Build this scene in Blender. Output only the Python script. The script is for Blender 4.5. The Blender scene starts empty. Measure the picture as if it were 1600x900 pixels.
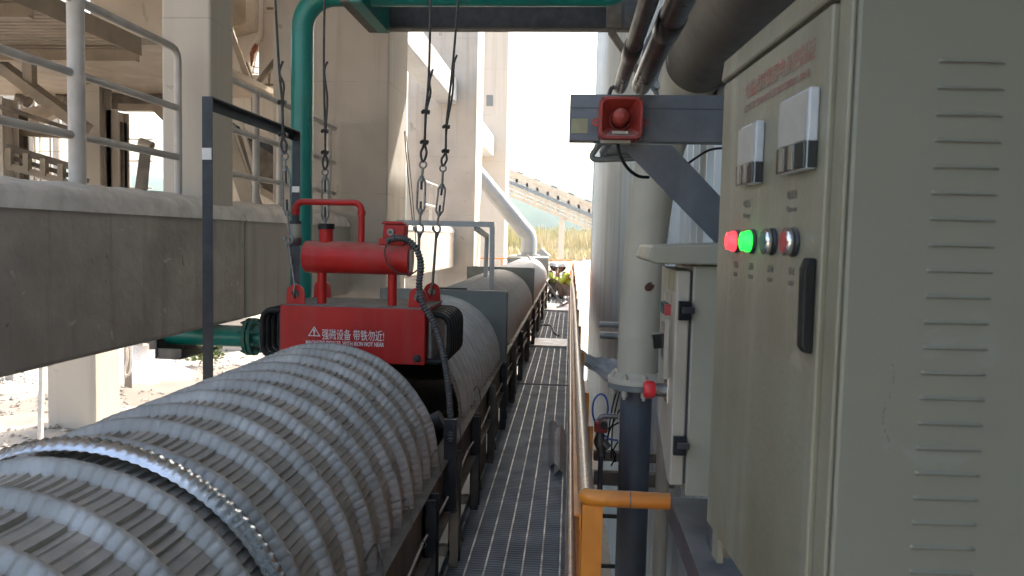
import bpy, bmesh, math, random
from mathutils import Vector, Matrix, noise
random.seed(7)
S = bpy.context.scene
C = S.collection
R = math.radians

# ---------------------------------------------------------------- camera, sky, sun, exposure
H = 1.65                      # eye height above the walkway grating (z = 0)
F = 1200.0
def cam_axes(vp=(892, 374), roll=-.028):
    r = Vector((vp[0]-800, 450-vp[1], -F)).normalized()
    u = Vector((-math.sin(roll), math.cos(roll), 0)); u -= r*u.dot(r); u.normalize()
    return Matrix((r.cross(u), r, u))          # camera vector -> world vector
MC = cam_axes()
cam = bpy.data.cameras.new('camera'); cam_o = bpy.data.objects.new('camera', cam); C.objects.link(cam_o)
cam_o.matrix_world = Matrix.Translation((0, 0, H)) @ MC.to_4x4()
cam.lens = F/1600*36; cam.sensor_width = 36; cam.clip_start = .05; cam.clip_end = 3000
cam.dof.use_dof = True; cam.dof.focus_distance = 5.0; cam.dof.aperture_fstop = 14.0
S.camera = cam_o

w = bpy.data.worlds.new("World"); S.world = w; w.use_nodes = True
nt = w.node_tree; bg = nt.nodes['Background']
sky = nt.nodes.new('ShaderNodeTexSky'); sky.sky_type = 'NISHITA'; sky.sun_disc = False
SUN_AZ, SUN_EL = R(28), R(47)                  # azimuth measured from +Y towards +X
sky.sun_elevation = SUN_EL; sky.sun_rotation = SUN_AZ
sky.air_density = 1.3; sky.dust_density = 8.0; sky.ozone_density = 0.2
nt.links.new(sky.outputs[0], bg.inputs[0]); bg.inputs[1].default_value = .15
sun = bpy.data.lights.new('sun', 'SUN'); sun.energy = 2.2; sun.angle = R(.8); sun.color = (1, .95, .87)
so = bpy.data.objects.new('sun', sun); C.objects.link(so)
sd = Vector((math.sin(SUN_AZ)*math.cos(SUN_EL), math.cos(SUN_AZ)*math.cos(SUN_EL), math.sin(SUN_EL)))
so.rotation_euler = sd.to_track_quat('Z', 'Y').to_euler(); so.location = (0, 0, 30)
S.view_settings.view_transform = 'Standard'; S.view_settings.look = 'None'
S.view_settings.exposure = 2.25; S.view_settings.gamma = 1
S.render.engine = 'CYCLES'; S.cycles.use_denoising = True; S.cycles.max_bounces = 8
S.cycles.diffuse_bounces = 5; S.cycles.volume_bounces = 1; S.cycles.sample_clamp_indirect = 8

def at(px, py, Y):            # photograph pixel (1600x900) at distance Y along the corridor
    r = MC @ Vector((px-800, 450-py, -F)); return r*(Y/r.y) + Vector((0, 0, H))
def atx(px, py, X):
    r = MC @ Vector((px-800, 450-py, -F)); return r*(X/r.x) + Vector((0, 0, H))

# ---------------------------------------------------------------- materials
MATS = {}
def mat(name, col, rough=.6, metal=0, col2=None, scale=6, bump=0, bscale=40, dust=0, dustcol=(.42, .38, .33),
        streak=0, streakcol=None, spec=.5, emit=None, trans=0, coat=0, detail=6, mid=.5, dusty_from=.35, spots=(), joint=0):
    m = bpy.data.materials.new(name); m.use_nodes = True; t = m.node_tree; N = t.nodes; L = t.links
    b = N['Principled BSDF']; b.inputs['Roughness'].default_value = rough; b.inputs['Metallic'].default_value = metal
    b.inputs['Specular IOR Level'].default_value = spec
    tc = N.new('ShaderNodeTexCoord')
    def rgb(c):
        n = N.new('ShaderNodeRGB'); n.outputs[0].default_value = (*c, 1); return n.outputs[0]
    def noi(sc, det=detail, vec=None, dist=0.3):
        n = N.new('ShaderNodeTexNoise'); n.inputs['Scale'].default_value = sc; n.inputs['Detail'].default_value = det
        n.inputs['Distortion'].default_value = dist
        L.new(vec or tc.outputs['Object'], n.inputs['Vector']); return n.outputs['Fac']
    def ramp(v, a, bb):
        n = N.new('ShaderNodeMapRange'); n.inputs[1].default_value = a; n.inputs[2].default_value = bb
        L.new(v, n.inputs[0]); return n.outputs[0]
    def mix(f, a, bb):
        n = N.new('ShaderNodeMix'); n.data_type = 'RGBA'; L.new(f, n.inputs[0]); L.new(a, n.inputs[6]); L.new(bb, n.inputs[7])
        return n.outputs[2]
    c = rgb(col)
    if col2: c = mix(ramp(noi(scale), mid-.14, mid+.14), c, rgb(col2))
    if streak:
        mp = N.new('ShaderNodeMapping'); L.new(tc.outputs['Object'], mp.inputs[0]); mp.inputs['Scale'].default_value = (1, 1, .06)
        s = noi(streak, 5, mp.outputs[0]); c = mix(ramp(s, .52, .72), c, rgb(streakcol or tuple(x*.6 for x in col)))
    for sc_, thr_, sc_col in spots: c = mix(ramp(noi(sc_, 8, None, 1.2), thr_, thr_+.035), c, rgb(sc_col))
    if joint:
        sp0 = N.new('ShaderNodeSeparateXYZ'); L.new(tc.outputs['Object'], sp0.inputs[0])
        def mth(op, a, bb):
            n = N.new('ShaderNodeMath'); n.operation = op; L.new(a, n.inputs[0])
            if isinstance(bb, (int, float)): n.inputs[1].default_value = bb
            else: L.new(bb, n.inputs[1])
            return n.outputs[0]
        fr = mth('FRACT', mth('DIVIDE', sp0.outputs[2], joint), 0); ln = mth('LESS_THAN', fr, .012/joint)
        wob = mth('MULTIPLY', ln, ramp(noi(3), .35, .6)); c = mix(mth('MULTIPLY', wob, .55), c, rgb(tuple(x*.55 for x in col)))
    if dust:
        g = N.new('ShaderNodeNewGeometry'); sp = N.new('ShaderNodeSeparateXYZ'); L.new(g.outputs['Normal'], sp.inputs[0])
        up = ramp(sp.outputs[2], dusty_from, .95); ml = N.new('ShaderNodeMath'); ml.operation = 'MULTIPLY'
        L.new(up, ml.inputs[0]); L.new(ramp(noi(9), .25, .6), ml.inputs[1])
        m2 = N.new('ShaderNodeMath'); m2.operation = 'MULTIPLY'; L.new(ml.outputs[0], m2.inputs[0]); m2.inputs[1].default_value = dust
        c = mix(m2.outputs[0], c, rgb(dustcol))
        rr = N.new('ShaderNodeMapRange'); L.new(m2.outputs[0], rr.inputs[0]); rr.inputs[3].default_value = rough; rr.inputs[4].default_value = .9
        L.new(rr.outputs[0], b.inputs['Roughness'])
    elif rough > .15:
        rr = N.new('ShaderNodeMapRange'); L.new(noi(14), rr.inputs[0]); rr.inputs[3].default_value = rough-.12; rr.inputs[4].default_value = min(1, rough+.12)
        L.new(rr.outputs[0], b.inputs['Roughness'])
    L.new(c, b.inputs['Base Color'])
    if bump:
        bp = N.new('ShaderNodeBump'); bp.inputs['Strength'].default_value = bump; bp.inputs['Distance'].default_value = .01
        L.new(noi(bscale, 8), bp.inputs['Height']); L.new(bp.outputs[0], b.inputs['Normal'])
    if emit:
        b.inputs['Emission Color'].default_value = (*emit[0], 1); b.inputs['Emission Strength'].default_value = emit[1]
    if trans: b.inputs['Transmission Weight'].default_value = trans
    if coat: b.inputs['Coat Weight'].default_value = coat
    MATS[name] = m; return m

cream   = mat('cream_wall', (.53, .48, .415), .85, col2=(.44, .395, .34), scale=1.1, bump=.35, bscale=14, streak=5, streakcol=(.40, .35, .29), joint=1.5, spots=((1.4, .66, (.36, .32, .275)), (9, .70, (.33, .29, .245))))
cream_l = mat('cream_light', (.54, .485, .42), .85, col2=(.54, .48, .40), scale=.8, bump=.3, bscale=10, streak=4, streakcol=(.46, .42, .36), joint=1.7, spots=((8, .70, (.40, .36, .31)),))
beamm   = mat('beam_shaded', (.40, .355, .315), .6, col2=(.29, .25, .22), scale=2.2, bump=.9, bscale=12, streak=7, streakcol=(.24, .205, .175), spec=.35, spots=((5, .66, (.46, .42, .38)), (14, .69, (.18, .15, .125))))  # cream concrete greyed: shade on the wall-facing side is put into the colour
beampale = mat('beam_pale', (.46, .42, .37), .85, col2=(.38, .35, .31), scale=1.2, bump=.5, bscale=18, streak=6, streakcol=(.32, .29, .25))
dustm   = mat('dust_white', (.78, .74, .69), .95, col2=(.62, .58, .53), scale=7, bump=.9, bscale=22, detail=10)
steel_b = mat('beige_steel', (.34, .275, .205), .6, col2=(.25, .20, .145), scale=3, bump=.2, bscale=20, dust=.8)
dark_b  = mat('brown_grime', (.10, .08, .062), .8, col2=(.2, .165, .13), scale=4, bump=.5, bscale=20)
railw   = mat('rail_paint', (.50, .47, .43), .5, col2=(.42, .38, .34), scale=6, bump=.15, bscale=30, dust=.7, dustcol=(.6, .56, .5))
galv    = mat('galvanised', (.27, .29, .30), .38, .75, col2=(.20, .215, .225), scale=7, bump=.12, bscale=60, dust=.45, dustcol=(.33, .30, .265), dusty_from=.4)
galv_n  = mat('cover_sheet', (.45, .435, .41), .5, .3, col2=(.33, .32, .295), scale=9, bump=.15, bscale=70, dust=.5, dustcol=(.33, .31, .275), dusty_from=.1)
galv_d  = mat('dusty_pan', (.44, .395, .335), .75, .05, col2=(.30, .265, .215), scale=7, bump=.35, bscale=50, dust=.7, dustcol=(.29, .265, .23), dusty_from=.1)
shiny   = mat('bright_zinc', (.60, .64, .68), .25, .95, col2=(.45, .48, .5), scale=20, bump=.1, bscale=60)
plate_m = mat('grey_paint', (.19, .21, .20), .42, .1, col2=(.145, .162, .158), scale=3, bump=.1, bscale=40, streak=6, streakcol=(.19, .2, .19), dust=.5)
str_m   = mat('conveyor_steel', (.07, .062, .055), .6, .2, col2=(.13, .115, .1), scale=6, bump=.3, bscale=40, streak=9, streakcol=(.2, .18, .155), dust=.7, dustcol=(.24, .215, .19))
ledge_m = mat('dusty_ledge', (.20, .185, .165), .8, .1, col2=(.14, .13, .115), scale=12, bump=.4, bscale=50)
blackm  = mat('black_steel', (.018, .02, .025), .45, .2, col2=(.035, .037, .042), scale=10, bump=.2, bscale=40, dust=.35)
rubber  = mat('black_rubber', (.008, .008, .008), .5, col2=(.014, .014, .013), scale=20, bump=.2, spec=.25)
belt_m  = mat('belt_rubber', (.01, .01, .01), .8, col2=(.02, .018, .016), scale=5, bump=.3)
green   = mat('green_paint', (.004, .19, .155), .32, col2=(.004, .16, .13), scale=3, bump=.08, bscale=20, dust=.5, coat=.1, streak=6, streakcol=(.02, .15, .125), spots=((9, .70, (.06, .16, .13)),))
green_d = mat('green_flange', (.012, .115, .085), .45, col2=(.01, .085, .065), scale=20, bump=.3, dust=.3)
red     = mat('red_paint', (.44, .014, .010), .45, spec=.3, col2=(.36, .012, .009), scale=5, bump=.08, bscale=50, dust=.72, dustcol=(.30, .22, .18), dusty_from=.3, streak=12, streakcol=(.36, .03, .025), spots=((16, .70, (.16, .05, .035)), (4, .68, (.36, .045, .033))))
red_s   = mat('siren_red', (.33, .04, .026), .55, col2=(.22, .024, .018), scale=14, bump=.1, dust=.5)
red_dk  = mat('siren_dark_red', (.2, .02, .015), .55, col2=(.13, .014, .01), scale=20)  # darker red for the lens ring, screws and mouths
white_t = mat('white_lettering', (.62, .58, .56), .7, col2=(.5, .3, .28), scale=30, mid=.62)
cyl_b   = mat('cable_steel', (.075, .07, .065), .45, .6, col2=(.04, .038, .035), scale=60, bump=.5, bscale=200)
zinc    = mat('dull_zinc', (.24, .24, .235), .42, .8, col2=(.15, .15, .145), scale=30, bump=.2, bscale=90)
hose_m  = mat('corrugated_hose', (.085, .083, .08), .5, .2, col2=(.05, .05, .05), scale=30, dust=.5, dustcol=(.2, .19, .17))
grate   = mat('grating_steel', (.30, .34, .38), .5, .3, col2=(.19, .215, .24), scale=4, bump=.1, bscale=60, dust=.3, dustcol=(.22, .215, .2))
rod_m   = mat('grating_rod', (.66, .68, .68), .6, .3, col2=(.25, .25, .24), scale=8)
orange  = mat('orange_paint', (.72, .24, .018), .4, col2=(.60, .18, .012), scale=8, bump=.08, bscale=40, dust=.35, dustcol=(.45, .34, .2), streak=16, streakcol=(.42, .13, .02))
wrap    = mat('wrapped_film', (.33, .19, .105), .42, col2=(.36, .25, .17), scale=14, bump=.6, bscale=34, spec=.6, coat=.2, streak=3, streakcol=(.38, .30, .25))
angle_m = mat('angle_iron', (.36, .39, .43), .45, .3, col2=(.27, .29, .32), scale=9, bump=.1)
cab     = mat('cabinet_paint', (.205, .197, .142), .36, col2=(.165, .15, .10), scale=5, bump=.08, bscale=120, streak=22, streakcol=(.25, .235, .18), spec=.5, spots=((7, .64, (.24, .22, .165)), (60, .74, (.10, .085, .055))))
cab_s   = mat('cabinet_side_paint', (.18, .18, .138), .45, col2=(.165, .165, .122), scale=2, bump=.03, bscale=150, spots=((6, .66, (.185, .19, .155)), (90, .76, (.08, .075, .055))))
box_m   = mat('switch_box_paint', (.27, .265, .205), .45, col2=(.25, .235, .18), scale=5, bump=.05, bscale=90, streak=9, streakcol=(.2, .18, .13), dust=.3)
boxface = mat('switch_box_door_paint', (.36, .33, .27), .5, col2=(.30, .265, .205), scale=7, bump=.05, bscale=90)
txt_red = mat('faded_red_print', (.36, .14, .11), .7, col2=(.27, .22, .17), scale=60, mid=.5)
txt_dk  = mat('print_scuff_shade', (.13, .125, .10), .7)
chrome  = mat('chrome', (.75, .75, .74), .18, 1)
acry    = mat('meter_housing', (.36, .40, .44), .3, col2=(.42, .45, .47), scale=30, spec=.8)
dial    = mat('meter_dial', (.36, .35, .31), .35, col2=(.31, .305, .275), scale=30)
blackg  = mat('black_gloss', (.012, .013, .016), .12, spec=.8)
lampr   = mat('lit_red_lens', (.7, .03, .03), .3, emit=((1, .03, .04), .75))
lampg   = mat('lit_green_lens', (.03, .6, .05), .3, emit=((.01, 1, .05), .62))
btn_g   = mat('green_button', (.03, .12, .09), .4)
btn_r   = mat('red_button', (.33, .04, .04), .4)
estop_m = mat('stop_button_red', (.55, .025, .03), .4)
duct_w  = mat('cream_pipe_paint', (.45, .41, .325), .5, col2=(.39, .35, .27), scale=3, bump=.1, bscale=30, streak=5, streakcol=(.33, .29, .22))
rust    = mat('rust', (.06, .028, .014), .9, col2=(.11, .05, .02), scale=30, bump=.5)
pipe_br = mat('grimy_pipe', (.115, .10, .082), .55, .2, col2=(.075, .065, .052), scale=4, bump=.15, bscale=20)
conduit = mat('oily_conduit', (.055, .042, .033), .3, .3, col2=(.03, .025, .02), scale=9, bump=.12, bscale=25, spec=.4)
pipe_gr = mat('grey_pipe_paint', (.085, .10, .125), .5, .1, col2=(.065, .075, .09), scale=5, bump=.15, bscale=30, streak=10, streakcol=(.15, .16, .17))
chan_m  = mat('grey_channel', (.125, .135, .15), .45, .4, col2=(.09, .097, .107), scale=8, bump=.12, bscale=50, streak=5, streakcol=(.16, .165, .17), dust=.6, dustcol=(.3, .28, .25))
wall_r  = mat('cladding', (.49, .545, .575), .42, .2, col2=(.43, .48, .505), scale=1.2, bump=.05, streak=3, streakcol=(.36, .37, .35))
wall_n  = mat('cladding_white', (.56, .54, .48), .5, col2=(.46, .44, .38), scale=1.2)
beamw   = mat('white_beam', (.56, .57, .57), .75, col2=(.49, .50, .50), scale=1, bump=.15, bscale=12, streak=5, streakcol=(.46, .47, .47))
tarp    = mat('white_tarp', (.74, .76, .78), .6, col2=(.52, .54, .56), scale=8, bump=.4, bscale=12)
blue_h  = mat('blue_hose', (.02, .07, .32), .35)
signy   = mat('faded_label', (.30, .28, .15), .6, col2=(.22, .21, .12), scale=20)
gallery_m = mat('gallery_steel', (.66, .56, .43), .7, col2=(.58, .48, .36), scale=.5)
duct_g  = mat('duct_grey', (.36, .38, .40), .4, .5, col2=(.31, .33, .35), scale=3)
skin    = mat('skin', (.24, .12, .075), .6)
vest    = mat('lime_vest', (.50, .64, .10), .8, col2=(.42, .55, .08), scale=20)
trouser = mat('khaki_trousers', (.27, .23, .20), .9, col2=(.21, .18, .155), scale=20)
helm    = mat('white_helmet', (.75, .75, .76), .35)
cloth_o = mat('orange_cloth', (.33, .10, .04), .9, col2=(.12, .05, .035), scale=20)
bamboo  = mat('bamboo', (.22, .165, .085), .7, col2=(.14, .105, .055), scale=20)
leaf1   = mat('leaf_green', (.07, .12, .03), .7, col2=(.14, .17, .05), scale=3)
grass_m = mat('tall_grass', (.40, .37, .17), .9, col2=(.54, .46, .29), scale=.25)
hill_m  = mat('hill_forest', (.012, .045, .04), .95, col2=(.025, .065, .045), scale=.06, bump=1, bscale=.3)
ground_m = mat('dusty_ground', (.33, .30, .26), .95, col2=(.25, .22, .185), scale=.35, bump=.9, bscale=5, detail=10)

# ---------------------------------------------------------------- mesh helpers
def tag(o, label=None, cat=None, group=None, kind=None):
    for k, v in (('label', label), ('category', cat), ('group', group), ('kind', kind)):
        if v: o[k] = v
    return o
def wm(o):
    m = o.matrix_basis.copy()
    while o.parent: o = o.parent; m = o.matrix_basis @ m
    return m
def thing(name, loc, label, cat, group=None, rz=0):
    o = bpy.data.objects.new(name, None); C.objects.link(o); o.location = loc; o.rotation_euler = (0, 0, rz)
    o.empty_display_size = .2
    return tag(o, label, cat, group)
class MB:
    def __init__(s): s.v = []; s.f = []; s.s = []; s.mi = []; s.cur = 0
    def add(s, v, f, sm=False):
        n = len(s.v); s.v += [Vector(p) for p in v]; s.f += [[i+n for i in q] for q in f]; s.s += [sm]*len(f); s.mi += [s.cur]*len(f)
    def box(s, x0, x1, y0, y1, z0, z1):
        v = [(x, y, z) for z in (z0, z1) for y in (y0, y1) for x in (x0, x1)]
        s.add(v, [(0, 2, 3, 1), (4, 5, 7, 6), (0, 1, 5, 4), (2, 6, 7, 3), (0, 4, 6, 2), (1, 3, 7, 5)]); return s
    def bar(s, a, b, wd, ht, up=(0, 0, 1)):   # box from a to b; wd sideways, ht along up
        a = Vector(a); b = Vector(b); d = (b-a).normalized(); up = Vector(up)
        sx = d.cross(up); 
        if sx.length < 1e-4: sx = d.cross(Vector((0, 1, 0)))
        sx.normalize(); u = sx.cross(d).normalized()
        v = [p + sx*i*wd/2 + u*j*ht/2 for p in (a, b) for j in (-1, 1) for i in (-1, 1)]
        s.add(v, [(0, 1, 3, 2), (4, 6, 7, 5), (0, 4, 5, 1), (2, 3, 7, 6), (0, 2, 6, 4), (1, 5, 7, 3)]); return s
    def tube(s, pts, r, seg=14, closed=False, caps=True):
        pts = [Vector(p) for p in pts]; rs = list(r) if isinstance(r, (list, tuple)) else [r]*len(pts)
        kp = [i for i in range(len(pts)) if i == 0 or (pts[i]-pts[i-1]).length > 1e-6 ]
        pts = [pts[i] for i in kp]; rs = [rs[i] for i in kp]; n = len(pts)
        T = []
        for i in range(n):
            a = pts[(i-1) % n] if (closed or i > 0) else pts[i]; b = pts[(i+1) % n] if (closed or i < n-1) else pts[i]
            T.append((b-a).normalized())
        ref = Vector((0, 0, 1)) if abs(T[0].z) < .9 else Vector((1, 0, 0))
        nrm = T[0].cross(ref).normalized(); V = []
        for i in range(n):
            nrm = (nrm - T[i]*nrm.dot(T[i])).normalized(); bi = T[i].cross(nrm)
            k = 1.0
            if 0 < i < n-1 and not closed:
                c = (pts[i]-pts[i-1]).normalized().dot((pts[i+1]-pts[i]).normalized()); k = 1.0
            for j in range(seg):
                a = 2*math.pi*j/seg; V.append(pts[i] + (nrm*math.cos(a) + bi*math.sin(a))*rs[i]*k)
        Fc = []
        for i in range(n if closed else n-1):
            i2 = (i+1) % n
            for j in range(seg): j2 = (j+1) % seg; Fc.append((i*seg+j, i*seg+j2, i2*seg+j2, i2*seg+j))
        s.add(V, Fc, True)
        if caps and not closed:
            s.add(V[:seg], [tuple(range(seg))[::-1]]); s.add(V[-seg:], [tuple(range(seg))])
        return s
    def cyl(s, a, b, r, r2=None, seg=24): return s.tube([a, b], [r, r if r2 is None else r2], seg)
    def prism(s, poly, o, u, v, w):           # polygon (2d) in plane o,u,v extruded by vector w
        o = Vector(o); u = Vector(u); v = Vector(v); w = Vector(w); n = len(poly)
        P = [o+u*a+v*b for a, b in poly]
        s.add(P+[p+w for p in P], [tuple(range(n))[::-1], tuple(range(n, 2*n))] + [(i, (i+1) % n, (i+1) % n+n, i+n) for i in range(n)]); return s
    def ring(s, outer, inner, o, u, v, w):
        o = Vector(o); u = Vector(u); v = Vector(v); w = Vector(w); n = len(outer)
        A = [o+u*a+v*b for a, b in outer]; B = [o+u*a+v*b for a, b in inner]
        V = A+B+[p+w for p in A]+[p+w for p in B]; f = []
        for i in range(n):
            j = (i+1) % n
            f += [(i, i+n, j+n, j), (i+2*n, j+2*n, j+3*n, i+3*n), (i, j, j+2*n, i+2*n), (i+n, i+3*n, j+3*n, j+n)]
        s.add(V, f); return s
    def nut(s, c, axis, r, h):
        c = Vector(c); s.tube([c, c+Vector(axis).normalized()*h], r, 6); return s
    def build(s, name, m, parent=None, bevel=0, local=False):
        me = bpy.data.meshes.new(name); V = s.v
        if parent is not None and not local:
            inv = wm(parent).inverted(); V = [inv @ p for p in V]
        me.from_pydata([tuple(p) for p in V], [], s.f)
        me.polygons.foreach_set('use_smooth', s.s); me.polygons.foreach_set('material_index', s.mi)
        for x in (m if isinstance(m, (list, tuple)) else [m]): me.materials.append(x)
        me.update()
        bm = bmesh.new(); bm.from_mesh(me); bmesh.ops.recalc_face_normals(bm, faces=bm.faces); bm.to_mesh(me); bm.free()
        o = bpy.data.objects.new(name, me); C.objects.link(o)
        if parent is not None: o.parent = parent
        if bevel:
            b = o.modifiers.new('bevel', 'BEVEL'); b.width = bevel; b.segments = 2; b.limit_method = 'ANGLE'; b.angle_limit = R(40)
        return o
def kids(o): return [c for c in bpy.data.objects if c.parent == o]
def copy_tree(o, parent=None):
    ks = kids(o); c = o.copy(); C.objects.link(c); c.parent = parent
    for k in ks: copy_tree(k, c)
    return c
def smooth_path(pts, n=8):       # Catmull-Rom
    pts = [Vector(p) for p in pts]; out = []
    for i in range(len(pts)-1):
        p0 = pts[max(i-1, 0)]; p1 = pts[i]; p2 = pts[i+1]; p3 = pts[min(i+2, len(pts)-1)]
        for k in range(n):
            t = k/n; out.append(.5*((2*p1)+(p2-p0)*t+(2*p0-5*p1+4*p2-p3)*t*t+(3*p1-p0-3*p2+p3)*t**3))
    return out+[pts[-1]]
def text(body, size, o, u, v, m, parent, name='lettering', depth=.0008, bold=0, width=None):
    cu = bpy.data.curves.new(name, 'FONT'); cu.body = body; cu.size = size; cu.offset = bold; cu.resolution_u = 3; cu.extrude = depth
    to = bpy.data.objects.new('tmp', cu); C.objects.link(to); bpy.context.view_layer.update()
    me = bpy.data.meshes.new_from_object(to.evaluated_get(bpy.context.evaluated_depsgraph_get()))
    bpy.data.objects.remove(to); me.name = name
    u = Vector(u).normalized(); v = Vector(v).normalized(); n = u.cross(v)
    xs = [q.co.x for q in me.vertices] or [0, 1]; k = (width/(max(xs)-min(xs))) if width else 1; x0 = min(xs)
    inv = wm(parent).inverted()
    for q in me.vertices: q.co = inv @ (Vector(o) + u*(q.co.x-x0)*k + v*q.co.y + n*q.co.z)
    me.materials.clear(); me.materials.append(m)
    ob = bpy.data.objects.new(name, me); C.objects.link(ob); ob.parent = parent
    return ob

# ================================================================ SETTING
def gh(x, y):
    z = -2.2
    far = max(0, min(1, (y-45)/70)); z += (3*far*far-2*far**3)*2.9
    if x < -8 and y < 45: z += .05*noise.noise(Vector((x*1.2, y*1.2, 0)))
    z += .5*max(0, min(1, (y-40)/30))*noise.noise(Vector((x*.08, y*.08, 3)))
    return z
def ax(a, b, n): return [a+(b-a)*i/n for i in range(n)]
xs = ax(-1200, -60, 12)+ax(-60, -16, 12)+ax(-16, 6, 90)+ax(6, 60, 14)+ax(60, 1200, 12)+[1200]
ys = ax(-400, -10, 8)+ax(-10, 8, 12)+ax(8, 30, 90)+ax(30, 140, 60)+ax(140, 1500, 14)+[1500]
g = MB(); nx = len(xs)
def bumpy(x, y):
    z = gh(x, y)
    if -16 < x < -6 and 8 < y < 26:
        f = noise.noise(Vector((x*3.1, y*3.1, 1))); z += .10*max(0, f)+.05*noise.noise(Vector((x*7, y*7, 2)))
    return z
g.add([(x, y, bumpy(x, y)) for y in ys for x in xs], [(j*nx+i, j*nx+i+1, (j+1)*nx+i+1, (j+1)*nx+i) for j in range(len(ys)-1) for i in range(nx-1)], True)
tag(g.build('ground', ground_m), kind='structure')
# forested hill far behind
hm = MB(); n1, n2 = 90, 14
def hz(x, t):
    p = 34+10*noise.noise(Vector((x*.008, 0, 5)))+3*noise.noise(Vector((x*.04, 0, 9)))+.9*noise.noise(Vector((x*.25, t*9, 2)))
    return -3+(p+3)*math.sin(t*math.pi/2)**.8
V = []; 
for j in range(n2+1):
    for i in range(n1*3+1):
        x = -500+1100*i/(n1*3); t = j/n2; V.append((x, 330+130*t, hz(x, t)+(1.2*noise.noise(Vector((x*.3, t*30, 7))) if j else 0)))
W = n1*3+1
hm.add(V, [(j*W+i, j*W+i+1, (j+1)*W+i+1, (j+1)*W+i) for j in range(n2) for i in range(n1*3)], True)
tag(hm.build('hill', hill_m), kind='structure')
# tall grass on the bank
gm = MB(); rg = random.Random(3)
for k in range(15000):
    x = rg.uniform(-30, 16); y = rg.uniform(78, 118) if rg.random() < .8 else rg.uniform(60, 80)
    if y < 80 and x < 2.5+(80-y)*.05: continue
    z = gh(x, y); h = rg.uniform(.9, 2.4)*(1.2 if y > 90 else .55)*(1+.5*noise.noise(Vector((x*.3, y*.1, 0)))); a = rg.uniform(0, math.pi); wd = rg.uniform(.08, .22)
    dx, dy = math.cos(a)*wd, math.sin(a)*wd; lx, ly = rg.uniform(-.5, .5), rg.uniform(-.5, .5)
    gm.add([(x-dx, y-dy, z-.1), (x+dx, y+dy, z-.1), (x+lx*.5+dx*.7, y+ly*.5+dy*.7, z+h*.6), (x+lx, y+ly, z+h), (x+lx*.5-dx*.7, y+ly*.5-dy*.7, z+h*.6)], [(0, 1, 2, 4), (4, 2, 3)])
tag(gm.build('tall_grass', grass_m), kind='stuff')

# ---- concrete columns of the plant building
def column(x0, x1, y0, y1, z0, z1, label, m=cream, mside=None, group='tall concrete columns'):
    t = thing('concrete_column', ((x0+x1)/2, (y0+y1)/2, z0), label, 'column', group)
    b = MB(); b.box(x0, x1, y0, y1, z0, z1); o = b.build('shaft', m, t, bevel=.02)
    return t
COLX = -2.5
c1 = column(-3.44, -3.02, 6.26, 6.70, 1.7, 6.3, 'cream column rising off the dusty beam beside the black angle frame', cream_l)
c2 = column(-4.1, COLX, 10.32, 11.5, -2.3, 12, 'broad cream column behind the green pipe', cream)
c3 = column(-4.3, COLX, 19.8, 21.2, -2.3, 14, 'tall concrete column behind the right pair of suspension cables', cream)
c4 = column(-4.6, COLX, 28.9, 30.4, -2.3, 16, 'farthest tall column, with a small grey vent, beside the white sky', cream_l)
vb = MB(); vb.cur = 0; vb.box(-3.12, -2.98, 28.86, 28.9, 6.3, 6.85)
p = at(765, 157, 28.86); vb = MB(); vb.box(p.x-.12, p.x+.12, 28.86, 28.895, p.z-.2, p.z+.2); vb.build('vent', plate_m, c4)

def gbeam(name, x0, x1, y0, y1, z0, z1, label, m, heap=True, grp='horizontal concrete beams'):
    t = thing(name, ((x0+x1)/2, (y0+y1)/2, z0), label, 'beam', grp)
    b = MB(); b.box(x0, x1, y0, y1, z0, z1); b.build('girder', m, t, bevel=.03)
    if heap:
        b = MB(); n = int((y1-y0)/.05); prof = []
        K = 14; V = []
        for i in range(n+1):
            y = y0+.01+(y1-y0-.02)*i/n
            for k in range(K+1):
                a = math.pi*k/K
                e = min(1, min(y-y0, y1-y)/.12+.15)
                x = (x0+x1)/2+math.cos(a)*((x1-x0)/2+.012)
                hh = (.13+.035*noise.noise(Vector((y*1.3, k*.35, 0)))+.02*noise.noise(Vector((y*6, k*.8, 4))))*e
                V.append((x+.012*noise.noise(Vector((y*5, k, 1))), y, z1-.05+(math.sin(a)**.6)*(hh+.06)))
        b.add(V, [(i*(K+1)+k, i*(K+1)+k+1, (i+1)*(K+1)+k+1, (i+1)*(K+1)+k) for i in range(n) for k in range(K)], True)
        b.add([V[k] for k in range(K+1)], [tuple(range(K+1))]); b.add([V[-1-k] for k in range(K+1)], [tuple(range(K+1))])
        b.build('dust_layer', dustm, t)
    return t
gbeam('concrete_beam', -3.5, -3.0, -4, 6.9, .84, 1.80, 'near grey-brown concrete beam with white dust along its top edge', beamm)
gbeam('concrete_beam', -3.5, -3.005, 6.93, 10.28, .84, 1.80, 'pale dusty beam end butting the broad cream column behind the red magnet', beampale)
gbeam('concrete_beam', -3.5, -3.0, 11.52, 19.7, .86, 1.80, 'low white dusty beam beyond the broad column, left of the grey portal frame', cream_l)
gbeam('concrete_beam', -3.5, -3.0, 11.52, 19.78, 5.05, 5.65, 'high white beam crossing overhead behind the suspension cables', beamw, False)
p = at(772, 245, 28.9)
gbeam('concrete_beam', -3.6, p.x, 21.22, 28.88, p.z, p.z+.75, 'small distant white beam running to the column with the vent', beamw, False)
# added slab, out of view, shaped to shade the near conveyor
t = thing('shade_slab', (-3, 8, 6.3), 'added slab overhead, out of view, shading the near conveyor', 'slab')
MB().box(-12, 3.0, .6, 13.6, 6.3, 6.55).build('slab', cream, t)

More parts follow.
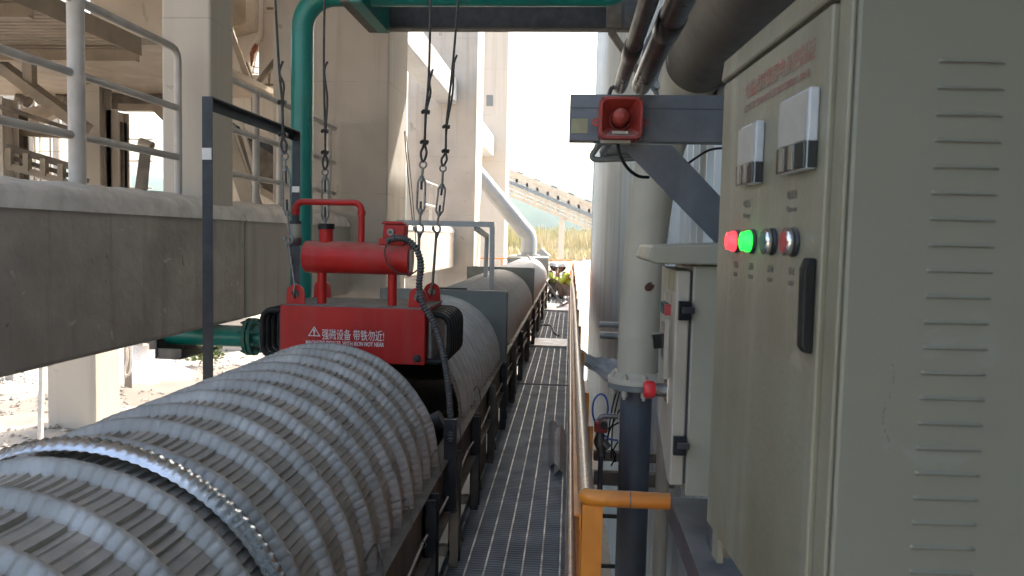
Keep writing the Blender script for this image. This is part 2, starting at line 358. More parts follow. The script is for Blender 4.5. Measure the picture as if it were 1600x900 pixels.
# ---- cladding wall on the right
t = thing('clad_wall', (.6, 9, -2.2), 'tall pale grey corrugated cladding wall along the right side', 'wall')
b = MB(); ys_ = []; y = -3.0
while y < 21.0:
    ys_ += [(y, .60), (y+.10, .60), (y+.115, .575), (y+.145, .575), (y+.16, .60)]; y += .19
ys_.append((21.0, .60)); P = ys_
V = [(x, y, z) for z in (-2.25, 9.5) for y, x in P]; n = len(P)
b.add(V, [(i, i+1, i+1+n, i+n) for i in range(n-1)]); b.build('cladding', wall_r, t)
MB().box(.61, 1.1, -3, 21.0, -2.25, 9.45).build('backing', wall_r, t)
MB().box(.55, .66, 20.98, 21.06, -2.25, 9.5).build('corner_trim', wall_r, t)

# ================================================================ LEFT BACKGROUND
# steel deck under the upper platform
t = thing('steel_platform', (-6.5, 7, 3.5), 'beige steel platform deck seen from below at upper left', 'platform')
b = MB(); zz = at(222, 92, 8.5).z
x1 = at(222, 92, 8.5).x
y = 4.9; V = []; L_ = []
while y < 8.4: L_ += [(y, 0), (y+.05, 0), (y+.06, .02), (y+.11, .02)]; y += .12
n = len(L_); V = [(x, yy, zz+.1+o) for x in (-10, x1) for yy, o in L_]
b.add(V, [(i, i+1, i+1+n, i+n) for i in range(n-1)]); b.build('decking', steel_b, t)
MB().box(-10, x1, 4.9, 8.4, zz+.13, zz+.16).build('deck_top', steel_b, t)
for yy in (5.0, 6.7, 8.4):
    b = MB(); b.box(-10, x1+.02, yy, yy+.012, zz-.06, zz+.095); b.box(-10, x1+.02, yy-.06, yy, zz-.06, zz-.045); b.box(-10, x1+.02, yy-.06, yy, zz+.08, zz+.094); b.build('cross_beam', steel_b, t)
MB().bar(at(110, 28, 7.6), at(206, 70, 8.3), .06, .09).build('stringer', steel_b, t)
MB().bar((x1+.02, 4.9, zz+.12), (x1+.02, 8.45, zz+.12), .012, .2).build('edge_plate', steel_b, t)
MB().bar((-8.7, 8.2, 1.5), (-8.7, 8.2, zz), .25, .25).build('leg', steel_b, t)

t = thing('rear_platform', at(180, 130, 10.5), 'brown shadowed deck and cross beam behind the left railing', 'platform')
b = MB(); p = at(238, 98, 8.9); q = at(238, 150, 12)
b.box(-11, p.x+.3, 8.8, 12.2, q.z+.02, q.z+.1); b.build('decking', steel_b, t)
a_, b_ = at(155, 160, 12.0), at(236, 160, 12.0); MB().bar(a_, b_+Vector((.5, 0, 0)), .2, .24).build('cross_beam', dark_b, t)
MB().bar(at(60, 78, 11.8), at(155, 160, 11.8), .1, .2).build('brace', steel_b, t)
def steel_col(x0, x1, py0, py1, Y, label, m=steel_b, dp=.3):
    a = at(x0, (py0+py1)/2, Y); c = at(x1, (py0+py1)/2, Y); z1 = at(x0, py0, Y).z; z0 = at(x0, py1, Y).z
    t = thing('steel_column', ((a.x+c.x)/2, Y, z0), label, 'column', 'steel columns behind the left railing')
    w2 = c.x-a.x
    b = MB(); b.box(a.x, c.x, Y, Y+.02, z0, z1); b.box(a.x, c.x, Y+dp, Y+dp+.02, z0, z1); b.build('flange', m, t)
    MB().box((a.x+c.x)/2-.012, (a.x+c.x)/2+.012, Y+.021, Y+dp-.001, z0, z1).build('web', m, t)
steel_col(129, 155, 60, 300, 11.2, 'wide beige steel column right of the thick railing post', cream)
steel_col(166, 184, 172, 300, 11.5, 'narrow cream steel column left of the bright opening', cream_l)
steel_col(182, 193, 190, 300, 11.7, 'thin dark steel post at the edge of the bright opening', dark_b, .1)
steel_col(5, 20, 170, 290, 10.5, 'brown steel column at the left picture edge', dark_b)
steel_col(-14, 4, 150, 290, 10.2, 'pale steel column cut by the left picture edge', cream)
t = thing('stair_stringer', at(60, 150, 9.2), 'thick diagonal beige beam sloping down behind the railing', 'beam')
MB().bar(at(-40, 72, 9.2), at(132, 200, 9.2), .12, .27, (0, 1, 0)).build('stringer', steel_b, t)
MB().bar(at(46, 88, 9.15), at(47, 150, 9.15), .12, .1, (0, 1, 0)).build('stub_post', steel_b, t)
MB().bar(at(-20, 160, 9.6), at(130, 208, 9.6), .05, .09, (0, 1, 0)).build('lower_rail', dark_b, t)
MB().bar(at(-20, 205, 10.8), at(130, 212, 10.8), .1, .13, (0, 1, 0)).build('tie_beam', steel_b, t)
t = thing('ladder_frame', at(60, 255, 9), 'grimy inclined conveyor frame with square bays behind the railing', 'frame')
def lp(u, v): return at(20+90*u, 233+28*v+27*u*(1-.05*v), 9.0)
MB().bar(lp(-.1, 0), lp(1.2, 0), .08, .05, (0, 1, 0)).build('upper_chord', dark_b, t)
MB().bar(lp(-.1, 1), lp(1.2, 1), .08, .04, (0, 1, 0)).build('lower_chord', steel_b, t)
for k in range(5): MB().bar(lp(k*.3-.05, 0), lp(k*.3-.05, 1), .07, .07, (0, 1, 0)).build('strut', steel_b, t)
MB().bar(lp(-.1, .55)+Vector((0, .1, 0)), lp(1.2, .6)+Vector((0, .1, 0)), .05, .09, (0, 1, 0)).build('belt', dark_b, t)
quad = (at(140, -60, 13), at(260, 98, 13))
o = MB().box(quad[0].x, quad[1].x, 13, 13.2, quad[1].z, quad[0].z).build('upper_cladding', cream); tag(o, 'plain cream cladding high behind the platform at upper left', 'cladding')
t = thing('gusset_brace', at(215, 180, 11.4), 'dusty haunch bracket under the rear cross beam', 'bracket')
MB().prism([(0, 0), (.55, 0), (1.0, -.42), (1.0, .1), (0, .1)], at(184, 172, 11.4), (1, 0, 0), (0, 0, 1), (0, .15, 0)).build('plate', steel_b, t)
t = thing('rear_machine', at(90, 200, 12.5), 'dark cluster of conveyor rollers and braces deep behind the left railing', 'machine')
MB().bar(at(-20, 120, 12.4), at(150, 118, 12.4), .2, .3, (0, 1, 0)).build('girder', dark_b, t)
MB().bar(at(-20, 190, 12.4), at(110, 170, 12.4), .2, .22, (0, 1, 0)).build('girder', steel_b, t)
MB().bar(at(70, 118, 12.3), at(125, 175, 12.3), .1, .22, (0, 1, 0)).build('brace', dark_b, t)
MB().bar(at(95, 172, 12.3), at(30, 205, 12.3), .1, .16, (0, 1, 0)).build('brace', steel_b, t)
for px in (30, 62, 92): MB().cyl(at(px, 152, 12.1), at(px+14, 158, 12.1), .11, seg=14).build('roller', dark_b, t)
# ribbed shed behind
t = thing('ribbed_shed', at(60, 230, 20), 'cream ribbed shed with window gaps seen between the left railing bars', 'building')
def quad_wall(px0, px1, py0, py1, Y, name, m, parent, th=.1):
    a = at(px0, py0, Y); c = at(px1, py1, Y); return MB().box(a.x, c.x, Y, Y+th, c.z, a.z).build(name, m, parent)
quad_wall(-60, 57, 130, 300, 20, 'wall', cream_l, t); quad_wall(81, 95, 130, 300, 20, 'wall', cream_l, t)
quad_wall(57.2, 80.8, 130, 212, 20, 'wall', cream_l, t); quad_wall(95.2, 131, 130, 205, 20, 'wall', cream_l, t)
quad_wall(57.2, 80.8, 262, 300, 20, 'wall', cream_l, t)
for px in (24, 32, 41, 50, 60, 76, 90): quad_wall(px, px+2.2, 135, 300 if px not in (60, 76) else 300, 19.93, 'rib', steel_b, t, .06)
for py in (236, 262): quad_wall(55, 135, py, py+2, 19.9, 'crossbar', steel_b, t, .04)
t = thing('window_frame', at(210, 240, 16), 'pale lattice window frame in the bright opening left of the near column', 'frame')
for py in (216, 250, 292): quad_wall(190, 238, py, py+3, 16, 'crossbar', cream_l, t, .05)
quad_wall(199, 203, 190, 295, 16.06, 'mullion', cream_l, t, .05)
# perforated guard
t = thing('mesh_guard', at(225, 262, 8.2), 'rusty perforated chain guard leaning by the near column', 'guard')
b = MB()
A = at(222, 220, 8.2); B = at(236, 222, 8.2); Cc = at(212, 297, 8.2); D = at(229, 297, 8.2)
for i in range(15): a = A.lerp(Cc, i/14); c = B.lerp(D, i/14); b.bar(a, c, .02, .012, (0, 1, 0))
for i in range(6): a = A.lerp(B, i/5); c = Cc.lerp(D, i/5); b.bar(a, c, .02, .010, (0, 1, 0))
b.build('mesh', dark_b, t); MB().cyl(at(219, 222, 8.15), at(238, 229, 8.15), .05).build('roller', steel_b, t)

# left railing on the beam
RX = -3.2
def railing_left():
    t = thing('tube_railing', (RX, 6, 1.95), 'off-white tube railing with thick post along the top of the near beam', 'railing', 'white tube railings')
    yc = 6.07; top = atx(280, 78, RX).z; mid = atx(275, 168, RX).z; low = atx(275, 245, RX).z
    b = MB(); r = .03; b.tube([(RX, 1.5, top), (RX, yc-.09, top), (RX, yc-.045, top-.012), (RX, yc-.012, top-.045), (RX, yc, top-.09), (RX, yc, 1.9)], r); b.build('top_rail', railw, t)
    for z in (mid, low): b = MB(); b.tube([(RX, 1.5, z), (RX, yc-.02, z)], .027); b.build('mid_rail', railw, t)
    y0 = atx(118, 200, RX).y
    MB().tube([(RX+.01, y0, 1.85), (RX+.01, y0, top)], .052, 20).build('post', railw, t)
    return t
railing_left()
t = thing('tube_railing', (RX, 8, 1.95), 'off-white tube railing between the near column and the green pipe', 'railing', 'white tube railings')
top = atx(355, 122, RX).z; 
zs = [atx(355, 122, RX).z, atx(355, 200, RX).z, atx(355, 270, RX).z]
for z, r in zip(zs, (.032, .028, .028)):
    b = MB(); b.tube([(RX, 6.7, z), (RX, 10.2, z)], r); b.build('rail', railw, t)
for px in (400, 437, 514): y0 = atx(px, 250, RX).y; MB().tube([(RX, y0, 1.85), (RX, y0, zs[0])], .035).build('post', railw, t)
t = thing('tube_railing', at(680, 320, 13), 'small white tube railing on the low beam beyond the broad column', 'railing', 'white tube railings')
X2 = -3.25
ya, yb = atx(662, 300, X2).y, atx(683, 300, X2).y
zt = atx(683, 291, X2).z; zm = atx(683, 324, X2).z
MB().tube([(X2, ya, zt), (X2, yb-.05, zt), (X2, yb, zt-.06), (X2, yb, 1.85)], .03).build('top_rail', railw, t)
MB().tube([(X2, ya, zm), (X2, yb, zm)], .027).build('mid_rail', railw, t)
MB().tube([(X2, (ya+yb)/2, 1.85), (X2, (ya+yb)/2, zt)], .028).build('post', railw, t)

# cream building between first and second column, with a pointed opening
t = thing('plant_building', at(430, 150, 14), 'cream building with a tall opening behind the suspension cable at upper left', 'building')
Y = 14; 
def wallpoly(pix, name, m, Y=Y, th=.3):
    P = [at(a, c, Y) for a, c in pix]; MB().prism([(p.x, p.z) for p in P], (0, Y, 0), (1, 0, 0), (0, 0, 1), (0, th, 0)).build(name, m, t)
wallpoly([(300, -60), (404, -60), (404, 55), (384, 95), (384, 117), (404, 117), (404, 340), (300, 340)], 'wall', cream_l)
wallpoly([(404.3, -60), (530, -60), (530, 340), (404.3, 340)], 'wall', cream)
wallpoly([(300, -60), (384, -60), (384, 36), (300, 60)], 'soffit_box', steel_b, 13.2, .7)
wallpoly([(386, -60), (406, -60), (404, 52), (378, 95), (366, 130), (300, 130), (300, 90), (372, 50), (386, 36)], 'haunch', cream_l, 13.75, .2)
wallpoly([(440, -60), (449, -60), (446, 330), (437, 330)], 'pilaster', cream_l, 13.8, .18)
wallpoly([(438, 200), (500, 200), (500, 206), (438, 206)], 'ledge', steel_b, 13.7, .1)
wallpoly([(434, 150), (450, 150), (450, 153), (434, 153)], 'ledge', steel_b, 13.7, .1)
t2 = thing('opening_frame', at(397, 100, 14.5), 'white window bars inside the tall opening of the cream building', 'frame')
for q0, q1 in (((395, 116), (405, 60)), ((386, 102), (404, 106)), ((386, 112), (404, 115))): MB().bar(at(*q0, 14.5), at(*q1, 14.5), .03, .03).build('bar', railw, t2)
# inclined frame beyond the second railing
t = thing('inclined_chute', at(400, 250, 11), 'dark inclined conveyor underside sloping down behind the white railing', 'conveyor')
MB().bar(at(352, 205, 11.2), at(470, 290, 11.2), .6, .42, (0, 1, 0)).build('underside', dark_b, t)
MB().bar(at(352, 188, 11.0), at(470, 262, 11.0), .1, .10, (0, 1, 0)).build('side_beam', blackm, t)
MB().bar(at(352, 265, 11.0), at(470, 332, 11.0), .1, .16, (0, 1, 0)).build('bottom_chord', steel_b, t)
MB().bar(at(352, 178, 10.9), at(470, 246, 10.9), .1, .16, (0, 1, 0)).build('upper_chord', cream_l, t)
t = thing('diagonal_leg', at(370, 260, 10), 'beige channel leg leaning right behind the white railing', 'leg')
MB().bar(at(352, 195, 9.6), at(396, 325, 9.6), .2, .17, (0, 1, 0)).build('channel', steel_b, t)
MB().bar(at(362, 195, 9.55), at(404, 322, 9.55), .05, .03, (0, 1, 0)).build('lip', cream_l, t)
t = thing('rigging_angle', at(400, 100, 12.5), 'crossed angle-iron braces tied above the white railing', 'brace')
MB().bar(at(352, 25, 12.5), at(392, 135, 12.5), .09, .06, (0, 1, 0)).build('brace', steel_b, t)
MB().bar(at(384, 98, 12.6), at(398, 138, 12.6), .06, .05, (0, 1, 0)).build('brace', dark_b, t)
MB().bar(at(398, 136, 12.6), at(450, 70, 12.6), .08, .06, (0, 1, 0)).build('brace', dark_b, t)
MB().bar(at(396, 136, 12.6), at(402, 330, 12.6), .08, .06, (0, 1, 0)).build('brace', steel_b, t)
MB().bar(at(375, 185, 10.3), at(406, 300, 10.3), .05, .05, (0, 1, 0)).build('brace', cream_l, t)
def pole(a, b, Y, lab):
    o = MB().tube(smooth_path([at(*a, Y), at((a[0]+b[0])/2, (a[1]+b[1])/2+.4, Y), at(*b, Y)], 4), .022, 8).build('bamboo_pole', bamboo); tag(o, lab, 'pole', 'bamboo scaffold poles')
pole((417, 13), (450, 13), 13.2, 'topmost horizontal bamboo scaffold pole by the cream building')
pole((414, 132), (450, 132), 13.2, 'lower horizontal bamboo scaffold pole lashed to a short upright')
pole((421, 112), (420, 150), 13.15, 'short upright bamboo pole above the white railing')
cl = MB(); prof = [(400, 68), (404, 70), (403, 78), (398, 84), (395, 104), (393, 104), (392, 84), (396, 74)]
P = [at(a, c, 13.5) for a, c in prof]; cl.prism([(p.x, p.z) for p in P], (0, 13.45, 0), (1, 0, 0), (0, 0, 1), (0, .05, 0))
tag(cl.build('hanging_cloth', cloth_o, bevel=.01), 'rust-orange cloth hanging in the pointed opening', 'cloth')

# below the beam: columns standing on the bright ground
def gcol(px0, px1, px2, pyb, Y, label, m=cream_l, top=2.3):
    a = at(px0, pyb, Y); c = at(px1, pyb, Y)
    # depth so that the right rear edge falls at px2
    Y2 = Y*(892-px1)/(892-px2) if px2 else Y+.8
    t = thing('ground_column', ((a.x+c.x)/2, Y, -2.2), label, 'column', 'cream columns standing on the ground')
    MB().box(a.x, c.x, Y, Y2, -2.3, top).build('shaft', m, t, bevel=.02); return t, a, c
gcol(75, 150, 190, 670, 13.8, 'large square cream column under the beam, standing on rubble-strewn ground')
tt, a, c = gcol(208, 224, 232, 598, 19, 'slim cream column with a dust cone at its foot', top=2)
cb = MB(); V = []; K = 20
cx, cyy = (a.x+c.x)/2, 19.3
for i in range(9):
    tt_ = i/8; r = .38+1.05*(1-tt_)**2.2
    for k in range(K): an = 2*math.pi*k/K; V.append((cx+r*math.cos(an)*(1+.08*noise.noise(Vector((k, i, 0)))), cyy+r*math.sin(an), -2.25+.9*tt_))
cb.add(V, [(i*K+k, i*K+(k+1) % K, (i+1)*K+(k+1) % K, (i+1)*K+k) for i in range(8) for k in range(K)], True); cb.build('dust_cone', dustm, tt)
gcol(194, 206, 207, 612, 17.5, 'brown cable-hung column between the large and slim columns', steel_b, 2)
gcol(334, 386, 0, 583, 24, 'cream block column right of the black angle post', cream_l, 2)
gcol(8, 22, 30, 628, 18, 'small cream post column at the far left under the beam', cream, 2)
t = thing('loose_cable', at(200, 560, 17), 'pale cables looped down the brown column', 'cable')
MB().tube(smooth_path([at(197, 530, 17), at(199, 560, 17), at(195, 580, 17), at(196, 590, 17)], 5), .03, 8).build('cable', dustm, t)
MB().tube(smooth_path([at(204, 530, 17), at(205, 570, 17), at(202, 584, 17), at(196, 587, 17)], 5), .03, 8).build('cable', dustm, t)
t = thing('sign_post', at(64, 672, 12.8), 'thin dusty post carrying a small sign board below the beam', 'sign')
MB().bar(at(63, 690, 12.8), at(66, 570, 12.8), .07, .07, (0, 1, 0)).build('post', dustm, t)
MB().bar(at(50, 572, 12.75), at(82, 567, 12.75), .03, .1, (0, 0, 1)).build('board', steel_b, t)
rb = MB(); rr0 = random.Random(9)
for k in range(2600):
    x = rr0.uniform(-17, -9.3); y = rr0.uniform(11, 24); 
    if noise.noise(Vector((x*.5, y*.35, 8))) < -.12: continue
    r = rr0.uniform(.02, .075)*(1.6 if rr0.random() < .06 else 1); z = bumpy(x, y)+r*.25
    P8 = [Vector((x+r*rr0.uniform(.6, 1.2)*math.cos(a), y+r*rr0.uniform(.6, 1.2)*math.sin(a), z)) for a in [i*math.pi/3 for i in range(6)]]
    tp = Vector((x+rr0.uniform(-.3, .3)*r, y, z+r*rr0.uniform(.5, .9))); lo = Vector((x, y, z-r*.5))
    rb.add(P8+[tp, lo], [(i, (i+1) % 6, 6) for i in range(6)]+[((i+1) % 6, i, 7) for i in range(6)])
tag(rb.build('rubble', mat('rubble', (.34, .30, .26), .95, col2=(.46, .42, .37), scale=2)), kind='stuff')
# shrub
def leaves(c, n, rx, rz, s, seed):
    rr = random.Random(seed); b = MB()
    for k in range(n):
        d = Vector((rr.gauss(0, 1), rr.gauss(0, 1), rr.gauss(0, 1))).normalized()*rr.random()**.4
        p = Vector(c)+Vector((d.x*rx, d.y*rx, abs(d.z)*rz)); a = Vector((rr.uniform(-1, 1), rr.uniform(-1, 1), rr.uniform(-.4, 1))).normalized(); q = a.cross(Vector((rr.uniform(-1, 1), 1, .3))).normalized()
        L = s*rr.uniform(.6, 1.3); b.add([p, p+a*L*.5+q*L*.22, p+a*L, p+a*L*.5-q*L*.22], [(0, 1, 2, 3)])
    return b
pc = at(322, 588, 21); t = thing('shrub', (pc.x, 21, -2.2), 'small green shrub behind the black angle post', 'plant')
leaves((pc.x, 21, -2.0), 420, .55, .85, .16, 5).build('foliage', leaf1, t)
b = MB(); 
for k in range(5): b.tube([(pc.x, 21, -2.25), (pc.x+random.uniform(-.3, .3), 21+random.uniform(-.3, .3), -1.5)], .015, 6)
b.build('stem', bamboo, t)

# ================================================================ FAR END
t = thing('conveyor_gallery', at(860, 310, 70), 'long inclined beige conveyor gallery crossing in front of the hill', 'gallery')
YG = 70
def gl(u, v): return at(760+190*u, 252+38*v+79*u, YG)      # u along, v down
def gbar(a, b, w_, h_, nm, m=gallery_m): MB().bar(a, b, w_, h_, (0, 1, 0)).build(nm, m, t)
for v, hh in ((0, .22), (.28, .12), (.62, .30), (.98, .22)): gbar(gl(-.5, v), gl(1.5, v), .3, hh, 'chord')
for k in range(22):
    u = -.45+k*.085; gbar(gl(u, .62), gl(u, .98), .25, .5, 'panel_post'); gbar(gl(u+.02, 0), gl(u+.02, .62), .2, .12, 'strut')
for k in range(14): u = -.45+k*.14; gbar(gl(u, -.06), gl(u+.05, -.06), .3, .15, 'roof_sheet', galv)
gbar(gl(-.5, .45), gl(1.5, .45), .3, .5, 'belt', galv)
for v in (.12, .20): gbar(gl(-.5, v), gl(1.5, v), .15, .07, 'handrail')
gbar(gl(-.5, .80), gl(1.5, .80), .2, .1, 'stringer')
for o_ in (0, 2.6):
    pass
for u in (-.1, .62, 1.3): a = gl(u, .98); MB().box(a.x-.25, a.x+.25, YG-.25, YG+.25, gh(a.x, YG)-.3, a.z).build('trestle_leg', gallery_m, t)

# ================================================================ MAIN CONVEYOR
CX, CZ, CR = -1.13, .60, .515
con = thing('belt_conveyor', (CX, 8, -2.2), 'long belt conveyor under arched galvanised ribbed covers', 'conveyor')
def cover_mesh(name, ln, crimps, amp, sub=4, full=True, seed=0, grp=4):
    """one crimp-curved sheet: raised ribs around the arch, scalloped crimps between"""
    pitch = ln/grp; prof = []
    for k in range(grp):
        y0 = k*pitch
        for u, h, kind in ((0, 0, 0), (.16, 0, 0), (.32, -.001, 0), (.50, -.002, 0), (.68, -.001, 0), (.78, .001, 0), (.81, .006, 1), (.855, .020, 1), (.89, .025, 1), (.91, .027, 2), (.955, .027, 2), (.985, .003, 2)):
            prof.append((y0+u*pitch, h, kind, k))
    prof.append((ln, 0, 0, grp-1))
    n = crimps*sub; V = []; Fs = []; b = MB()
    for (y, h, kd, k) in prof:
        for i in range(n+1):
            ph = (i % sub)/sub
            ci = i//sub
            jit = .22*noise.noise(Vector((ci*.9, k*2.2+seed, 4.4)))*(1-ph)+.22*noise.noise(Vector(((ci+1)*.9, k*2.2+seed, 4.4)))*ph
            th = math.pi*1.04*(i/sub+jit)/crimps-math.pi*.02
            cr = (1-abs(2*ph-1)) if sub > 2 else (i % 2)
            saw = ph
            ran = noise.noise(Vector((ci*1.7+seed, k*3.1, seed*2.3)))
            if kd == 2: d = .001*ran
            elif kd: d = amp*.62*(math.sin(math.pi*ph)**.5-.5)+.0015*ran
            else: d = -amp*1.0*(1-saw)*(.45+1.3*abs(ran))
            d += .004*noise.noise(Vector((th*3, y*2.5, seed)))
            r = CR+h+d
            V.append((-r*math.cos(th), y+(.003*ran if kd else 0), r*math.sin(th)))
    W = n+1; m_i = []
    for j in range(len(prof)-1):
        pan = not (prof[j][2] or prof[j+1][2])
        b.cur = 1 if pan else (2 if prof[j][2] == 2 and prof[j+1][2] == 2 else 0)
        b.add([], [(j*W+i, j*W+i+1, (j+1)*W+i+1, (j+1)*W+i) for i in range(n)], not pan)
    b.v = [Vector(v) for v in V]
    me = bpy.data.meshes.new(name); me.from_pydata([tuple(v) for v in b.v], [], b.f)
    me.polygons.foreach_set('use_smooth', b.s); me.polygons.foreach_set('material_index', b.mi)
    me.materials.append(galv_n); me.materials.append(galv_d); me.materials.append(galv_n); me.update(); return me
def put_cover(me, y, sc=1, z=0, rot=0, lab=None):
    o = bpy.data.objects.new('cover_sheet', me); C.objects.link(o); o.parent = con
    o.location = Vector((CX, y, CZ+z))-con.location; o.scale = (1, sc, 1); o.rotation_euler = (rot, 0, 0)
    md = o.modifiers.new('thick', 'SOLIDIFY'); md.thickness = .0015; md.offset = -1
    if lab: o['label'] = lab
    return o
near = [cover_mesh('cover_sheet', .76, 62, .010, 6, seed=s) for s in (1, 2, 3, 4)]
for k in range(4): put_cover(near[k], .46+.76*k)
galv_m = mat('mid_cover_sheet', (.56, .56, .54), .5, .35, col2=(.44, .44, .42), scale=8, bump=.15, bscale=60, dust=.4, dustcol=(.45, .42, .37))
crest_m = mat('pale_crest', (.72, .72, .69), .5, .2, col2=(.6, .6, .57), scale=12)  # rib crests paler than the sheet
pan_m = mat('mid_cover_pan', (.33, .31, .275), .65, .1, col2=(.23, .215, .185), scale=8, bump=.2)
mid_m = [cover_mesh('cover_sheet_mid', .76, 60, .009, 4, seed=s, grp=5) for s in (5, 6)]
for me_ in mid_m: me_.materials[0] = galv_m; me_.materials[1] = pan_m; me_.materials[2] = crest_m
for k in range(3): put_cover(mid_m[k % 2], 4.36+.76*k)
galv_f = mat('pale_cover_sheet', (.50, .515, .52), .5, .35, col2=(.42, .43, .43), scale=5, bump=.1, bscale=60, dust=.4, dustcol=(.45, .43, .39))
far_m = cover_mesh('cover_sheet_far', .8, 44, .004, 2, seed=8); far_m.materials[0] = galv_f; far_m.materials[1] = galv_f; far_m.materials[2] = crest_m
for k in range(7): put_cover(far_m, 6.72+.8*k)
for k in range(10): put_cover(far_m, 12.45+.8*k)
# lifted bright sheet edge over the second near sheet
b = MB(); n = 68; Y0 = 1.65
V = []
for y, h, kd in ((Y0, .012, 0), (Y0+.005, .016, 0), (Y0+.014, .028, 1), (Y0+.042, .032, 1), (Y0+.052, .024, 0), (Y0+.10, .004, 0)):
    for i in range(n*4+1):
        th = math.pi*i/(n*4); c = 1-abs(2*((i % 4)/4)-1); r = CR+h+(.005*c**.5 if kd else .002*c)+.012*math.sin(th)**2
        V.append((CX-r*math.cos(th), y+(.002*c), CZ+r*math.sin(th)))
W = n*4+1
b.add(V, [(j*W+i, j*W+i+1, (j+1)*W+i+1, (j+1)*W+i) for j in range(5) for i in range(n*4)], True)
o = b.build('lifted_edge', shiny, con); o['label'] = 'bright lifted edge of one cover sheet'

def endplate(y, xl, xr, zt, th=.05, lip=.05, hole=True):
    b = MB(); zb = .50; n = 28
    # plate with arched opening following the covers
    r = CR+.012; cx = CX
    outer, inner = [], []
    for i in range(n+1):
        a = math.pi*i/n; inner.append((cx-r*math.cos(a), CZ+r*math.sin(a)))
    # outer: left side up, top across, right side down, matched count
    L1, L2 = zt-CZ, xr-xl; tot = 2*L1+L2
    for i in range(n+1):
        s_ = tot*i/n
        if s_ < L1: outer.append((xl, CZ+s_))
        elif s_ < L1+L2: outer.append((xl+s_-L1, zt))
        else: outer.append((xr, zt-(s_-L1-L2)))
    for (yy) in (y, y+.006):
        P = [Vector((a, yy, c)) for a, c in outer]+[Vector((a, yy, c)) for a, c in inner]
        b.add(P, [(i, i+1, i+n+2, i+n+1) for i in range(n)])
    b.box(xr-.006, xr, y, y+th, zb, zt); b.box(xl, xl+.006, y, y+th, zb, zt)
    b.box(xl+.006, xr-.006, y+.006, y+th, zt-.006, zt)
    b.box(xl, cx-r, y, y+.006, zb, CZ); b.box(cx+r, xr-.006, y, y+.006, zb, CZ)
    return b.build('end_plate', plate_m, con)
endplate(6.64, -1.66, -.535, 1.185, .07)
endplate(12.33, -1.66, -.57, 1.18, .10)
pl = endplate(20.5, -1.68, -.58, 1.14, .5)
MB().box(-1.2, -.9, 6.70, 6.72, 1.185, 1.2).build('lifting_bar', blackm, con)
# discharge hood and diagonal duct beyond plate three
duct = thing('dust_duct', at(825, 400, 21.6), 'light grey diagonal duct pipe coming down to the conveyor hood', 'duct')
MB().box(-1.7, -.62, 21.0, 22.6, .6, 1.16).build('hood', plate_m, con, bevel=.01)
e = at(825, 367, 21.6); d0 = at(826, 400, 21.6); u1 = at(738, 262, 21.6)
du = (u1-e).normalized()
MB().tube([(d0.x, 21.6, 1.1), (d0.x, 21.6, e.z-.12), e, e+du*.15, u1+du*.8], .225, 28).build('pipe', duct_g, duct)
MB().cyl((d0.x, 21.6, 1.16), (d0.x, 21.6, 1.2), .33).build('flange', duct_g, duct)
MB().cyl((d0.x, 21.6, e.z-.42), (d0.x, 21.6, e.z-.40), .232).build('seam_band', duct_g, duct)
MB().prism([(0, 0), (.5, 0), (.25, .22)], (d0.x+.1, 21.9, 1.16), (1, 0, 0), (0, 0, 1), (0, .6, 0)).build('cone', duct_g, duct)

# stringers, skirts, belt, legs
for sx in (1, -1):
    x = CX+sx*.545
    b = MB(); b.box(min(x-sx*.06, x+sx*.03), max(x-sx*.06, x+sx*.03), .2, 22, .575, .583); b.build('ledge', ledge_m, con)
    b = MB(); b.box(min(x, x+sx*.008), max(x, x+sx*.008), .2, 22, .33, .574); b.box(min(x, x+sx*.05), max(x, x+sx*.05), .2, 22, .322, .33); b.build('stringer', str_m, con)
b = MB(); K = 10
prof = [(-.45, .66), (-.25, .52), (.25, .52), (.45, .66)]
V = [(CX+a, y, z) for y in (.2, 22) for a, z in prof]
b.add(V, [(i, i+1, i+5, i+4) for i in range(3)]); b.build('belt', belt_m, con)
MB().box(CX-.4, CX+.4, .2, 22, .2, .212).build('return_belt', belt_m, con)
ly = [.7, 1.45, 2.25, 3.05, 3.72, 4.55, 5.5, 6.5, 7.6, 8.8, 10.2, 11.8, 13.6, 15.6, 18, 20.4]
for i, y in enumerate(ly):
    for sx in (1, -1):
        x = CX+sx*.56
        b = MB(); a_, c_ = sorted((x, x+sx*.05)); b.box(a_, c_, y, y+.008, -2.2, .57); b.box(x if sx > 0 else x-.006, x+.006 if sx > 0 else x, y, y+.09, -2.2, .57); b.box(a_, c_, y+.082, y+.09, -2.2, .57)
        b.build('leg', blackm if i % 2 else str_m, con)
for y in ly[1:]:
    MB().box(CX-.54, CX+.54, y+.1, y+.16, -.35, -.29).build('tie', str_m, con)
for i in range(0, len(ly)-1):
    b = MB(); b.bar((CX+.57, ly[i]+.05, .28), (CX+.57, ly[i+1], -.5), .006, .05, (1, 0, 0)); b.build('brace', str_m, con)
for y0_, y1_ in ((4.6, 5.5), (5.6, 6.45), (6.6, 8.7), (8.9, 11.7), (11.9, 15.5), (15.7, 21.5)): MB().box(CX+.552, CX+.556, y0_, y1_, -.45, .32).build('skirt_panel', str_m, con)
# open gap frame pieces
MB().box(CX-.5, CX+.5, 3.60, 3.66, .5, .56).build('idler_frame', str_m, con)
for dx, an in ((-.33, 28), (0, 0), (.33, -28)):
    b = MB(); c = Vector((CX+dx, 3.95, .50+abs(dx)*.35)); d = Vector((math.cos(R(an)), 0, -math.sin(R(an))))*.17
    b.cyl(c-d, c+d, .045, seg=16); b.build('idler', blackm, con)
for y in (2.72, 2.30, 3.38, 4.0, 4.9):
    b = MB(); x = CX+.575
    b.tube(smooth_path([(x-.06, y, .63), (x-.03, y+.02, .68), (x-.01, y, .66), (x, y, .58), (x-.01, y-.03, .57)], 5), .004, 6); b.build('wire_clip', zinc, con)

